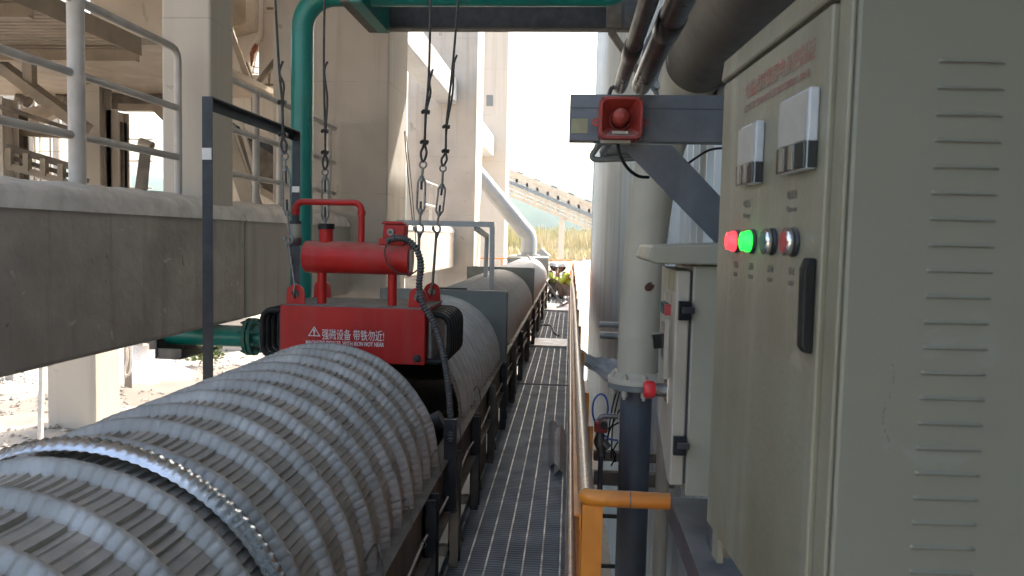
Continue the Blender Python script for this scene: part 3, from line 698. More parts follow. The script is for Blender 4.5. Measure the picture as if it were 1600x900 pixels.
# pull cord beside the walkway
t = thing('pull_cord', (-.56, 6, .42), 'thin pull cord stretched along the conveyor beside the walkway', 'cord')
pts = []
yk = [1.0]+[1.6+1.35*i for i in range(15)]
for i in range(len(yk)-1):
    for k in range(5):
        u = k/5; y = yk[i]+(yk[i+1]-yk[i])*u; pts.append((-.555, y, .43-.03*math.sin(math.pi*u)))
MB().tube(pts, .0055, 6).build('cord', dustm, t)
for y in yk[1:-1]:
    b = MB(); b.tube([( -.555+.014*math.cos(a), y, .425+.014*math.sin(a)) for a in [k*math.pi/6 for k in range(12)]], .003, 6, closed=True); b.tube([(-.569, y, .425), (-.64, y, .425)], .004, 6); b.build('eye_bolt', zinc, t)

# ================================================================ WALKWAY
def panel(y0, y1, lab, x0=-.60, x1=.02, dz=0):
    t = thing('grating_panel', ((x0+x1)/2, (y0+y1)/2, dz-.03), lab, 'walkway grating', 'steel grating panels of the walkway')
    b = MB(); y = y0+.01
    while y < y1-.01: b.box(x0+.006, x1-.006, y, y+.005, dz-.03, dz); y += .0285
    o = b.build('bearing_bars', grate, t); o['kind'] = 'stuff'
    n = 6
    for i in range(7):
        x = x0+.03+(x1-x0-.06)*i/6; b = MB(); b.box(x-.0042, x+.0042, y0+.008, y1-.008, dz-.004, dz+.003); b.build('cross_rod', rod_m, t)
    b = MB(); b.box(x0, x0+.005, y0, y1, dz-.032, dz+.004); b.box(x1-.005, x1, y0, y1, dz-.032, dz+.004); b.box(x0+.005, x1-.005, y0, y0+.005, dz-.032, dz+.002); b.box(x0+.005, x1-.005, y1-.005, y1, dz-.032, dz+.002); b.build('edge_frame', grate, t)
panel(-.3, 8.56, 'nearest long grating panel with two steel angles lying on it')
panel(8.64, 11.5, 'grating panel between the dark seam and the near pale sheet', dz=.004)
panel(11.54, 17.3, 'grating panel under the black hose between the two pale sheets')
panel(17.34, 24.6, 'farthest grating panel with two workers squatting on it')
t = thing('walkway_frame', (-.29, 12, -.15), 'dark steel channels carrying the walkway grating', 'walkway frame')
for x in (-.60, .005): MB().box(x, x+.012, -.3, 24.7, -.16, -.034).build('side_channel', plate_m, t)
for y in [1.2*i for i in range(1, 20)]: MB().box(-.588, .004, y, y+.05, -.10, -.036).build('cross_member', plate_m, t)
for y in (1.5, 4.5, 8.55, 12, 16, 20, 24): MB().box(-.58, -.50, y, y+.08, -2.25, -.12).build('support_leg', plate_m, t)
def sheet(y0, y1, lab, cat='sheet'):
    b = MB(); n, m_ = 14, 10; V = []
    for j in range(m_+1):
        for i in range(n+1):
            x = -.575+.56*i/n; y = y0+(y1-y0)*j/m_
            V.append((x, y, .012+.008*abs(noise.noise(Vector((x*4, y*3, 1))))+(.02 if j == 0 else 0)))
    b.add(V, [(j*(n+1)+i, j*(n+1)+i+1, (j+1)*(n+1)+i+1, (j+1)*(n+1)+i) for j in range(m_) for i in range(n)], True)
    b.box(-.575, -.015, y0, y0+.01, .004, .03)
    o = b.build('pale_sheet', tarp); tag(o, lab, cat, 'pale sheets lying on the walkway')
sheet(11.6, 12.6, 'near pale metal sheet laid across the walkway')
sheet(17.5, 19.5, 'far pale metal sheet laid across the walkway before the workers')
def angle_iron(a, b, lab):
    a = Vector(a); b = Vector(b); m = MB()
    d = (b-a).normalized(); s_ = Vector((0, 0, 1)).cross(d).normalized(); w_ = .052; th = .005
    for sg in (1, -1):
        q = s_*sg*w_*.72+Vector((0, 0, -w_*.72)); nn = Vector((0, 0, th))
        V = [a, a+q, a+q+nn, a+nn, b, b+q, b+q+nn, b+nn]
        V = [v+Vector((0, 0, w_*.72+.003)) for v in V]
        m.add(V, [(0, 1, 2, 3), (4, 7, 6, 5), (0, 4, 5, 1), (1, 5, 6, 2), (2, 6, 7, 3), (3, 7, 4, 0)])
    o = m.build('steel_angle', angle_m); tag(o, lab, 'steel angle', 'steel angles lying on the grating')
angle_iron((-.075, 5.42, .004), (-.115, 6.75, .004), 'left and longer of the two steel angles lying on the grating')
angle_iron((.0-.035, 5.27, .004), (-.045, 6.55, .004), 'right steel angle lying on the grating by the handrail')
o = MB().tube(smooth_path([(-.58, 14.3, .02), (-.45, 14.4, .03), (-.32, 14.2, .04), (-.24, 13.3, .03), (-.16, 12.9, .025)], 8), .014, 8).build('black_hose', rubber); tag(o, 'short black hose snaking across the walkway', 'hose')
# leaning bar with foot
t = thing('leaning_prop', (-.12, 19.4, .02), 'grey steel prop with a T foot leaning from the walkway onto the conveyor', 'prop')
a = Vector((-.15, 18.6, .05)); bb = at(823, 398, 18.6); MB().bar(a, bb, .05, .06, (0, 1, 0)).build('bar', duct_g, t)
MB().bar(a+Vector((-.12, -.3, -.03)), a+Vector((.1, .4, .04)), .05, .06).build('foot', duct_g, t)

# ---- handrail
hr = thing('handrail', (.06, 12, 0), 'orange handrail wrapped in brown film along the right of the walkway', 'handrail')
RXr = .062
pts = []; y = 2.07
while y < 24.5:
    far_ = max(0, (y-8)/16); pts.append((RXr-.035*far_+.010*math.sin(y*.9)*min(1, far_*3), y, .95+.012*math.sin(y*1.3)*min(1, far_*3))); y += .22
MB().tube([(RXr, 2.07, .95)]+pts, [.0235+.003*noise.noise(Vector((i*.9, 0, 0))) for i in range(len(pts)+1)], 16).build('top_rail', wrap, hr)
MB().tube([(.032, y_*1.0, .50) for y_ in (1.0, 5, 10, 15, 20, 24.5)], .019, 12).build('mid_rail', wrap, hr)
b = MB(); b.tube(smooth_path([(RXr, 2.14, .95), (RXr, 2.085, .95), (RXr+.006, 2.065, .95), (RXr+.03, 2.06, .95)], 5)+[(.286, 2.06, .95)], .0225, 18); b.build('end_rail', orange, hr)
MB().tube([(.178, 2.06, .95), (.181, 2.06, .95)], .0232, 18).build('paint_scar', pipe_gr, hr)
for i, y in enumerate([2.06, 2.95, 3.6]+[4.9+1.5*k for k in range(14)]):
    x = .052
    b = MB(); b.box(x, x+.055, y-.003, y+.003, -.15, .93); b.box(x, x+.006, y+.003, y+.055, -.15, .93); b.build('post', orange, hr)
b = MB(); b.box(.024, .029, .5, 24.5, .002, .12); b.build('toe_board', orange, hr)
MB().box(.0485, .0515, 2.12, 24.4, .42, .84).build('infill_plate', orange, hr)
b = MB(); b.box(.030, .050, 2.09, 24.5, .885, .89); b.box(.045, .050, 2.09, 24.5, .845, .885); b.build('angle_rail', orange, hr)
t = thing('end_railing', (-.3, 24.7, 0), 'thin orange railing closing the far end of the walkway', 'railing')
MB().tube([(-3.3, 24.7, .98), (.03, 24.7, .98)], .022).build('top_rail', orange, t)
MB().tube([(-3.3, 24.7, .5), (.03, 24.7, .5)], .018).build('mid_rail', orange, t)
for x in (-3.3, -2.2, -.6, .02): MB().tube([(x, 24.7, -.1), (x, 24.7, .98)], .022).build('post', orange, t)
t = thing('far_landing', (-2.4, 24.7, -2.2), 'small steel landing at the far end of the conveyor', 'platform')
MB().box(-3.4, -.62, 24.62, 26, -.08, -.04).build('deck', grate, t); MB().box(-.62, .02, 24.65, 26, -.08, -.04).build('deck', grate, t)
for x in (-3.3, -.1): MB().box(x, x+.1, 25, 25.1, -2.2, -.09).build('leg', plate_m, t)

# ================================================================ GREEN PIPE
GY = 6.5; K_ = GY/4.6
gx = -1.645*K_; gr = .066*K_; gt = H+1.425*K_; gb = at(340, 524, GY).z
t = thing('green_pipe', (gx, GY, gb), 'green painted pipe rising and turning overhead behind the red magnet', 'pipe')
def arc(c, r, a0, a1, u, v, n=10): return [Vector(c)+Vector(u)*r*math.cos(R(a0+(a1-a0)*i/n))+Vector(v)*r*math.sin(R(a0+(a1-a0)*i/n)) for i in range(n+1)]
X = (1, 0, 0); Z = (0, 0, 1); er = .2*K_
path = [(-7.5, GY, gb), (gx-er, GY, gb)]+arc((gx-er, GY, gb+er), er, -90, 0, X, Z, 8)+arc((gx+er, GY, gt-er), er, 180, 90, X, Z, 8)+[(.22, GY, gt)]+arc((.22, GY+.0, gt+.2), .2, -90, -10, X, Z, 6)
MB().tube(path, gr, 28).build('pipe', green, t)
MB().cyl((gx, GY, gt-er-.003), (gx, GY, gt-er+.003), gr+.002, seg=28).build('weld_seam', green, t)
fx = at(388, 525, GY).x
for dx in (0, .045): MB().cyl((fx+dx, GY, gb), (fx+dx+.03, GY, gb), .165, seg=28).build('flange', green_d, t)
for k in range(8):
    a = R(22.5+45*k); p = Vector((fx-.025, GY+.135*math.cos(a), gb+.135*math.sin(a))); b = MB(); b.nut(p, (1, 0, 0), .02, .13); b.cyl(p-Vector((.02, 0, 0)), p+Vector((.17, 0, 0)), .01, seg=8); b.build('bolt', green_d, t)
xa, xb = at(261, 545, GY).x, at(300, 545, GY).x
b = MB(); b.box(xa, xb, GY-.2, GY+.5, gb-gr-.10, gb-gr-.085); b.box(xa, xa+.015, GY-.2, GY+.5, gb-gr-.085, gb-.03); b.box(xa-.05, xa, GY-.2, GY+.5, gb-gr-.02, gb)
b.box(xa+.015, xb, GY-.19, GY-.18, gb-gr-.085, gb-gr-.01)
tag(b.build('pipe_bracket', str_m), 'dark steel bracket under the lower green pipe', 'bracket')
BY = 7.1
zt_, zb_ = at(700, 12, BY).z, at(700, 43, BY).z; xl_, xr_ = at(604, 30, BY).x, at(948, 30, BY).x
t = thing('cross_beam', ((xl_+xr_)/2, BY, zb_), 'black steel beam running just under the green pipe at the top', 'beam')
b = MB(); b.box(xl_-.1, xr_, BY+.1, BY+.11, zb_, zt_+.12); b.build('web', blackm, t)
MB().box(xl_-.1, xr_+.3, BY-.0, BY+.098, zb_-.014, zb_).build('bottom_flange', pipe_br, t)
b = MB(); b.box(xr_, xr_+.13, BY-.02, BY+.09, zb_, zt_+.2); b.build('end_stiffener', ledge_m, t)
MB().box(xr_+.13, .598, BY+.02, BY+.09, zb_+.0, zt_+.3).build('end_beam', chan_m, t)
MB().bar((xr_+.04, BY+.01, zb_-.03), (.56, BY+.01, zb_-.38), .06, .06).build('knee_brace', ledge_m, t)
t = thing('pipe_hanger', at(585, 25, 6.7), 'green and brown I-section hanger carrying the overhead green pipe', 'bracket')
xm0 = at(602, 30, 7.0).x; zz0 = at(590, 42, 7.0).z
b = MB(); b.box(xm0-.20, xm0, 6.25, 7.2, zz0, zz0+.014); b.box(xm0-.105, xm0-.094, 6.25, 7.2, zz0+.014, zz0+.28); b.build('beam', pipe_br, t)
b = MB(); b.box(xm0-.10, xm0+.0, 6.2, 7.15, zz0-.016, zz0-.003); b.box(xm0-.005, xm0+.005, 6.2, 7.15, zz0-.016, zz0+.3); b.box(xm0-.17, xm0-.008, 6.9, 6.915, zz0+.014, zz0+.28); b.build('stiffener', green, t)

# ================================================================ BLACK PORTAL FRAME
FX = -1.9
t = thing('angle_frame', (FX, 4.5, .6), 'black angle-iron frame standing left of the conveyor by the near column', 'frame')
ya, yb = 3.9, 5.2; zt_ = 2.345
def ang_post(y, z0, z1, m=blackm):
    b = MB(); b.box(FX-.025, FX+.03, y-.003, y+.003, z0, z1); b.box(FX-.025, FX-.019, y+.003, y+.06, z0, z1); return b
ang_post(ya, -.4, zt_).build('post', blackm, t); ang_post(yb, -.4, zt_-.0).build('post', blackm, t)
b = MB(); b.box(FX-.025, FX-.019, ya+.062, yb-.004, zt_-.06, zt_); b.box(FX-.019, FX+.03, ya+.004, yb-.004, zt_-.006, zt_); b.build('top_bar', blackm, t)
b = MB(); b.bar((FX+.003, ya-.006, 2.02), (FX+.003, ya-.006, 2.08), .05, .012, (0, 1, 0)); b.build('tape', dustm, t)
b = MB(); b.bar((FX+.003, yb-.008, 1.93), (FX+.003, yb-.008, 1.97), .05, .012, (0, 1, 0)); b.build('tape', dustm, t)

# grey portal frames further on
t = thing('portal_frame', (-1, 8.7, .6), 'light grey steel portal frame over the conveyor beyond the magnet', 'frame')
A = at(640, 348, 8.5); B = at(772, 351, 8.5); D = at(768, 415, 8.5)
MB().bar((-1.95, 8.5, B.z), (B.x, 8.5, B.z), .05, .06).build('crossbar', duct_g, t)
MB().bar((D.x+.02, 8.5, .3), (B.x-.02, 8.5, B.z-.03), .05, .06, (0, 1, 0)).build('post', duct_g, t)
MB().bar((-1.93, 8.5, -.4), (-1.93, 8.5, B.z-.03), .05, .06, (0, 1, 0)).build('post', duct_g, t)
A = at(744, 357, 8.53); B = at(761, 369, 9.9); D = at(757, 415, 9.9)
MB().bar(A, B, .05, .05).build('rear_rail', duct_g, t); MB().bar((D.x, 9.9, .3), B, .05, .05, (0, 1, 0)).build('post', duct_g, t)

# ================================================================ RED MAGNET
MY0, MY1 = 3.76, 4.25; MX0, MX1 = -1.452, -.712; MZ0, MZ1 = 1.005, 1.285
mg = thing('suspended_magnet', ((MX0+MX1)/2, 4.0, MZ0), 'red box magnet with oil tank hanging over the conveyor', 'magnet')
b = MB(); b.box(MX0, MX1, MY0, MY1, MZ0, MZ1); b.build('body', red, mg, bevel=.004)
b = MB(); b.box(MX0+.004, MX1+.006, MY0+.006, MY1+.01, MZ1+.0015, MZ1+.006); b.build('top_plate', ledge_m, mg)
b = MB(); b.box(MX1+.002, MX1+.03, MY0+.05, MY1-.02, MZ0+.02, MZ1-.03); b.build('end_case', zinc, mg, bevel=.01)
b = MB(); b.box(MX0-.03, MX0-.002, MY0+.05, MY1-.02, MZ0+.02, MZ1-.03); b.build('end_case', blackm, mg, bevel=.01)
for sx, xx in ((1, MX1), (-1, MX0)):
    for k in range(6):
        y = MY0+.06+.075*k; o_ = .115
        b = MB(); zc = (MZ0+MZ1)/2
        pts = [(xx, y, MZ1-.03)]+arc((xx+sx*(o_-.06), y, MZ1-.09), .06, 90, 0, (sx, 0, 0), Z, 6)+arc((xx+sx*(o_-.06), y, MZ0+.07), .06, 0, -90, (sx, 0, 0), Z, 6)+[(xx, y, MZ0+.01)]
        b.tube(pts, .017, 10); b.build('cooling_loop', rubber, mg)
for (x, y) in ((MX1-.05, MY0-.001), ): b = MB(); b.nut((x+.012, y, MZ0+.035), (0, -1, 0), .02, .014); b.cyl((x+.012, y, MZ0+.035), (x+.012, y-.022, MZ0+.035), .011, seg=10); b.build('plug', blackm, mg)
def lug(x, y, s=1.0):
    n = 24; outer = []; inner = []
    for i in range(n):
        a = 2*math.pi*i/n; dx, dz = math.cos(a), math.sin(a)
        if dz >= -.05: outer.append((.045*dx*s, .055+.045*dz))
        else:
            tt_ = (a-math.pi)/math.pi  # 0..1 across the base
            outer.append(((-.058+.116*tt_)*s, 0.0))
        inner.append((.02*dx*s, .052+.02*dz))
    b = MB(); b.ring(outer, inner, (x, y, MZ1+.006), X, Z, (0, .014, 0)); b.build('lifting_lug', red, mg)
lugs = [(-1.385, MY0+.03), (-1.385, MY1-.04), (MX1-.045, MY0+.03), (MX1-.05, MY1-.04)]
for l in lugs: lug(*l)
# oil tank
TY = 3.86; tc_ = at(560, 403, TY); tz = tc_.z; tx0 = at(478, 400, TY).x; tx1 = at(640, 400, TY).x; tr = .082
tank = MB(); tank.tube([(tx0, TY, tz), (tx0+.004, TY, tz), (tx1, TY, tz)], [tr-.004, tr, tr], 36).build('oil_tank', red, mg)
MB().cyl((tx1-.008, TY, tz), (tx1+.006, TY, tz), tr+.006, seg=36).build('tank_flange', red, mg)
b = MB(); b.box(tx1+.008, tx1+.02, TY-.05, TY-.03, tz-.06, tz+.05); b.cyl((tx1+.02, TY-.04, tz-.05), (tx1+.02, TY-.04, tz+.045), .008, seg=10); b.build('level_gauge', boxface, mg)
for px in (503, 613): x = at(px, 450, TY).x; MB().cyl((x, TY, MZ1+.004), (x, TY, tz-.06), .0235).build('tank_leg', red, mg)
x = at(510, 360, TY).x; MB().cyl((x, TY, tz+.06), (x, TY, at(510, 358, TY).z), .035).build('filler_neck', red, mg)
zc_ = at(510, 358, TY).z; MB().cyl((x, TY, zc_), (x, TY, zc_+.028), .041, seg=20).build('filler_cap', rubber, mg)
# inverted U pipe with breather
xa = at(462, 330, TY).x; xb = at(565, 330, TY).x; zt_ = at(520, 316, TY).z; b = MB()
b.tube([(xb, TY, tz+.07)]+arc((xb-.04, TY, zt_-.04), .04, 0, 90, X, Z, 6)+arc((xa+.04, TY, zt_-.04), .04, 90, 180, X, Z, 6)+[(xa, TY, zt_-.07)], .0165, 14); b.build('breather_pipe', red, mg)
for xx_, zz_ in ((xb, zt_-.05), (xa, zt_-.05)): MB().cyl((xx_, TY, zz_-.012), (xx_, TY, zz_+.012), .021).build('pipe_socket', red, mg)
z0 = zt_-.07
MB().cyl((xa, TY, z0-.03), (xa, TY, z0), .018).build('breather_neck', blackm, mg)
MB().cyl((xa, TY, z0-.045), (xa, TY, z0-.03), .031).build('breather_cap', blackm, mg)
MB().cyl((xa, TY, z0-.115), (xa, TY, z0-.045), .030).build('breather_glass', box_m, mg)
MB().tube([(xa, TY, z0-.155), (xa, TY, z0-.15), (xa, TY, z0-.115)], [.024, .03, .034], 20).build('breather_cup', zinc, mg)
# terminal box
x = at(618, 368, TY).x
MB().box(x-.075, x+.055, TY-.05, TY+.05, tz+.07, tz+.105).build('terminal_base', red, mg, bevel=.004)
b = MB(); b.prism([(-.058, 0), (.055, 0), (.06, .07), (-.05, .07)], (x, TY-.045, tz+.105), X, Z, (0, .09, 0)); b.build('terminal_box', red, mg, bevel=.006)
MB().prism([(-.062, 0), (.06, 0), (.04, .014), (-.05, .014)], (x, TY-.055, tz+.176), X, Z, (0, .11, 0)).build('terminal_lid', red, mg, bevel=.003)
MB().cyl((x-.012, TY-.046, tz+.135), (x-.012, TY-.062, tz+.135), .017, seg=16).build('gland', zinc, mg)
MB().cyl((x-.012, TY-.0625, tz+.135), (x-.012, TY-.066, tz+.135), .008, seg=12).build('gland_core', blackm, mg)
# lettering
yb_ = MY0-.0015
p0 = at(503, 527, yb_); p1 = at(600, 530, yb_)
text('强磁设备 带铁勿近!', .058, (p0.x, yb_, p0.z-.006), X, Z, white_t, mg, width=p1.x-p0.x, bold=.0004)
q0 = at(478, 536, yb_); text('MAGNETIC DEVICES, WITH IRON NOT NEAR', .030, (q0.x, yb_, q0.z-.006), X, Z, white_t, mg, width=at(600, 540, yb_).x-q0.x, bold=.0006)
pc_ = at(491, 520, yb_)
tri = [(math.cos(R(a)), math.sin(R(a))) for a in (90, 210, 330)]
MB().ring([(a*.037, c*.034) for a, c in tri], [(a*.028, c*.025) for a, c in tri], (pc_.x, yb_-.0008, pc_.z), X, Z, (0, .001, 0)).build('warning_triangle', white_t, mg)
b = MB(); b.prism([(-.003, -.005), (.003, -.005), (.006, .017), (-.006, .017)], (pc_.x, yb_-.0008, pc_.z), X, Z, (0, .001, 0)); b.prism([(-.004, -.013), (.004, -.013), (.004, -.008), (-.004, -.008)], (pc_.x, yb_-.0008, pc_.z), X, Z, (0, .001, 0)); b.build('warning_mark', white_t, mg)

# suspension cables
def suspension(pix, Y, label, lugp, tail=True):
    """pix: top, tail, clip1, clip2, ring, tb_top, tb_bottom, hook, lug (photo pixels)"""
    top, tl, k1, k2, rg_, tt_, tb, hk = [at(*p, Y) for p in pix]
    lp_ = Vector((lugp[0], lugp[1]+.007, MZ1+.058))
    dirup = (top-tl); top2 = top+dirup.normalized()*1.0
    t = thing('suspension_cable', lp_, label, 'cable', 'suspension cables of the magnet')
    r = .0065
    MB().tube(smooth_path([top2, top, tl, k1], 6), r, 8).build('cable', cyl_b, t)
    # doubled eye from clip1 to ring
    off = Vector((.016, 0, 0)); mid1 = k1.lerp(tl, .5)
    MB().tube(smooth_path([tl+Vector((.02, 0, .03)), tl+Vector((.006, -.01, -.03)), mid1+off, k1+Vector((.005, -.008, 0)), k2+Vector((.004, -.006, 0)), k2.lerp(rg_, .5)+off*.9, rg_+Vector((0, 0, .01)), k2.lerp(rg_, .5)-off*.9, k2, k1], 5), r*.95, 8).build('cable_eye', cyl_b, t)
    for k in (k1, k2):
        b = MB(); b.bar(k-Vector((.02, .004, .004)), k+Vector((.022, -.004, .003)), .022, .012); b.tube(smooth_path([k+Vector((-.013, -.01, -.01)), k+Vector((-.013, -.024, 0)), k+Vector((0, -.028, .006)), k+Vector((.015, -.022, 0)), k+Vector((.015, -.01, -.01))], 3), .004, 6); b.nut(k+Vector((.016, -.012, -.012)), (0, .2, 1), .007, .016); b.build('cable_clip', cyl_b, t)
    b = MB(); b.tube([rg_+Vector((.017*math.cos(a), 0, .017*math.sin(a)-.004)) for a in [2*math.pi*i/14 for i in range(14)]], .005, 8, closed=True); b.build('ring', zinc, t)
    # turnbuckle
    b = MB(); b.cyl(rg_-Vector((0, 0, .02)), tt_, .0065, seg=8); b.cyl(tt_+Vector((0, 0, .008)), tt_-Vector((0, 0, .018)), .012, seg=12); b.build('turnbuckle_eye', zinc, t)
    MB().cyl(tb+Vector((0, 0, .018)), tb-Vector((0, 0, .008)), .012, seg=12).build('turnbuckle_nut', zinc, t)
    for sg in (1, -1): MB().tube([tt_+Vector((sg*.010, 0, -.004)), tt_.lerp(tb, .12)+Vector((sg*.019, 0, 0)), tt_.lerp(tb, .88)+Vector((sg*.019, 0, 0)), tb+Vector((sg*.010, 0, .004))], .0055, 8).build('turnbuckle_rail', zinc, t)
    MB().cyl(tt_, tt_.lerp(tb, .34), .006, seg=8).build('turnbuckle_thread', cyl_b, t); MB().cyl(tb, tt_.lerp(tb, .68), .006, seg=8).build('turnbuckle_thread', cyl_b, t)
    # hook and long shackle rod to the lug
    b = MB(); b.tube(smooth_path([tb, hk+Vector((0, 0, .03)), hk+Vector((.016, 0, .012)), hk+Vector((.014, 0, -.012)), hk+Vector((-.004, 0, -.02)), hk+Vector((-.02, 0, -.004)), hk+Vector((-.022, 0, .016))], 5), [.0062]*25+[.009]*5+[.005], 8); b.build('hook', zinc, t)
    e_ = hk-Vector((.003, 0, .018))
    if (e_-lp_).length > .12:
        MB().tube([e_, lp_+(e_-lp_).normalized()*.035], .0075, 8).build('link_rod', zinc, t)
        MB().tube([e_+Vector((.004, 0, .0)), e_+Vector((.0, 0, -.03))], [.014, .007], 8).build('rod_eye', zinc, t)
    b = MB(); b.tube([lp_+Vector((0, .028*math.cos(a), .012+.034*math.sin(a))) for a in [2*math.pi*i/14 for i in range(14)]], .006, 8, closed=True); b.build('shackle', zinc, t)
suspension([(430, 0), (436, 105), (441, 160), (442, 210), (445, 243), (446, 262), (449, 335), (452, 375)], MY0+.04, 'suspension cable at the far left, hooked to the front left lug of the magnet', lugs[0])
suspension([(507, 0), (506, 105), (508, 205), (508, 238), (508, 268), (508, 276), (508, 345), (508, 368)], MY1-.04, 'suspension cable dropping behind the oil tank and its black filler cap', lugs[1])
suspension([(673, 0), (670, 118), (665, 175), (663, 222), (661, 256), (659, 278), (657, 332), (656, 358)], MY0+.04, 'suspension cable beside the black corrugated hose at the front right lug', lugs[2])
suspension([(716, 0), (708, 95), (697, 198), (696, 236), (692, 262), (691, 290), (686, 335), (683, 358)], MY1-.04, 'rightmost suspension cable, ending at the rear right lug', lugs[3])
# thin chain and wire behind
t = thing('thin_wire', at(640, 300, 9), 'thin loose wires hanging beside the broad column edge', 'wire')
MB().tube(smooth_path([at(632, 205, 9), at(638, 280, 9), at(646, 360, 9)], 6), .006, 6).build('wire', cyl_b, t)
MB().tube(smooth_path([at(634, 205, 9), at(643, 290, 9), at(650, 380, 9)], 6), .005, 6).build('wire', cyl_b, t)

# corrugated flexible hose
def corr(path, r, name, m, parent=None, pitch=.007):
    P = smooth_path(path, 40); L = 0; rs = []
    for i, p in enumerate(P):
        if i: L += (p-P[i-1]).length
        rs.append(r*(1+.16*math.sin(2*math.pi*L/pitch/2.2)))
    return MB().tube(P, rs, 10).build(name, m, parent)
o = corr([at(606, 377, 3.78), at(618, 372, 3.76), at(636, 375, 3.74), at(651, 390, 3.73), at(658, 415, 3.73), at(655, 445, 3.73), at(661, 475, 3.71), at(680, 510, 3.70), at(694, 560, 3.68), at(701, 610, 3.66), at(704, 655, 3.62), at(704, 690, 3.58)], .0155, 'corrugated_hose', hose_m)
tag(o, 'black corrugated cable hose looping from the tank down past the magnet', 'hose')
o = MB().tube(smooth_path([at(608, 375, 3.75), at(601, 392, 3.75), at(606, 412, 3.75), at(622, 426, 3.75), at(640, 429, 3.75), at(652, 422, 3.74)], 6), .004, 6).build('thin_cable', cyl_b); tag(o, 'thin grey cable looped over the right end of the tank', 'cable')
o = MB().bar(at(704, 655, 3.60), at(703, 800, 3.60), .06, .03, (0, 1, 0)).build('cable_duct', blackm); tag(o, 'black steel duct strip below the corrugated hose beside the conveyor', 'duct')

# ================================================================ RIGHT SIDE
# tall pipe
t = thing('riser_pipe', (.31, 3.4, -2.2), 'grey riser with flange turning cream and bending overhead on the right', 'pipe')
PX, PY = .310, 3.42
MB().cyl((PX, PY, -2.2), (PX, PY, 1.0), .069, seg=36).build('lower_pipe', pipe_gr, t)
fl = MB(); fl.cyl((PX, PY, 1.0), (PX, PY, 1.022), .128, seg=40); fl.build('flange', plate_m, t)
MB().tube([(PX, PY, 1.024), (PX, PY, 1.044), (PX, PY, 1.05), (PX, PY, 1.075)], [.129, .129, .108, .098], 40).build('flange', duct_w, t)
for k in range(8):
    a = R(12+45*k); p = Vector((PX+.108*math.cos(a), PY+.108*math.sin(a), .972)); b = MB(); b.nut(p, (0, 0, 1), .015, .028); b.cyl(p-Vector((0, 0, .012)), p+Vector((0, 0, .10)), .008, seg=8); b.nut(p+Vector((0, 0, .073)), (0, 0, 1), .015, .018); b.build('bolt', duct_w, t)
cp = [(PX, PY, 1.07), (PX+.002, PY, 1.22), (PX+.010, PY, 1.47), (PX+.022, PY, 1.68), (PX+.045, PY-.01, 1.93), (PX+.085, PY-.04, 2.12), (PX+.13, PY-.12, 2.27), (PX+.17, PY-.28, 2.36)]
segs = [.090, .090, .091, .091, .093, .100, .112, .124]
MB().tube(cp, segs, 40).build('upper_pipe', duct_w, t)
for i in (1, 2, 3, 4, 5):
    d = (Vector(cp[i+1])-Vector(cp[i-1])).normalized(); p = Vector(cp[i]); MB().cyl(p-d*.004, p+d*.004, segs[i]+.003, seg=40).build('weld_seam', duct_w, t)
ang0 = Vector((.30, -.955, 0)).normalized(); b = MB(); rc = Vector((PX+.006, PY-.003, 1.455))
V = []; 
for j in range(7):
    for i in range(13):
        a = -1.52+.5*i/12; e = 1-((i-6)/6)**2; hh = .019*math.sqrt(max(0, e))*(1+.25*noise.noise(Vector((i*.8, 0, 3)))); z = (j/3-1)*hh
        V.append((rc.x+.0925*math.cos(a), rc.y+.0925*math.sin(a), rc.z+z+.006*(i-6)/6))
b.add(V, [(j*13+i, j*13+i+1, (j+1)*13+i+1, (j+1)*13+i) for j in range(6) for i in range(12)], True); b.build('rust_patch', rust, t)
MB().tube([cp[-1], (.49, 3.0, 2.375), (.49, -1, 2.375)], [.126, .128, .128], 40).build('overhead_pipe', pipe_br, t)
MB().cyl((.486, 3.08, 2.375), (.486, 3.09, 2.375), .131, seg=40).build('weld_seam', duct_w, t)
b = MB(); b.cyl((.47, 3.24, 2.40), (.47, 3.265, 2.40), .2, seg=32); b.build('blank_flange', pipe_gr, t)
for a in (60, 100, 140, 180, 220): p = (.47+.175*math.cos(R(a)), 3.235, 2.40+.175*math.sin(R(a))); MB().nut(p, (0, -1, 0), .016, .02).build('bolt', plate_m, t)

# channel beam with brace
CYb = 2.15
t = thing('wall_channel', (.3, CYb, 1.9), 'grey steel channel cantilevered from the wall carrying the red siren', 'beam')
x0, x1_ = at(890, 183, CYb).x, .59; z1 = at(1000, 148, CYb).z; z0 = at(1000, 221, CYb).z
b = MB(); b.box(x0, x1_, CYb, CYb+.006, z0, z1); b.box(x0, x1_, CYb+.006, CYb+.055, z1-.008, z1); b.box(x0, x1_, CYb+.006, CYb+.055, z0, z0+.008); b.build('channel', chan_m, t, bevel=.001)
MB().box(x0+.005, x0+.05, CYb-.002, CYb-.0005, z0+.02, z0+.06).build('faded_sticker', signy, t)
MB().box(x0, x1_, CYb-.0015, CYb-.0002, z1-.038, z1-.0365).build('scribe_line', blackm, t)
q = [at(*p_, CYb-.01) for p_ in ((966, 224), (1050, 227), (1130, 312), (1130, 392))]
b = MB(); b.prism([(p_.x, p_.z) for p_ in q], (0, CYb-.012, 0), X, Z, (0, .008, 0)); b.build('brace', chan_m, t)
e1 = Vector((q[2].x, CYb-.01, q[2].z)); e2 = Vector((q[3].x, CYb-.01, q[3].z)); dd = Vector((.22, 0, -.22))
b = MB(); b.prism([(e1.x+.001, e1.z), (e1.x+.2, e1.z-.2), (e2.x+.2, e2.z-.2), (e2.x+.001, e2.z)], (0, CYb-.012, 0), X, Z, (0, .008, 0)); b.build('brace_end', chan_m, t)
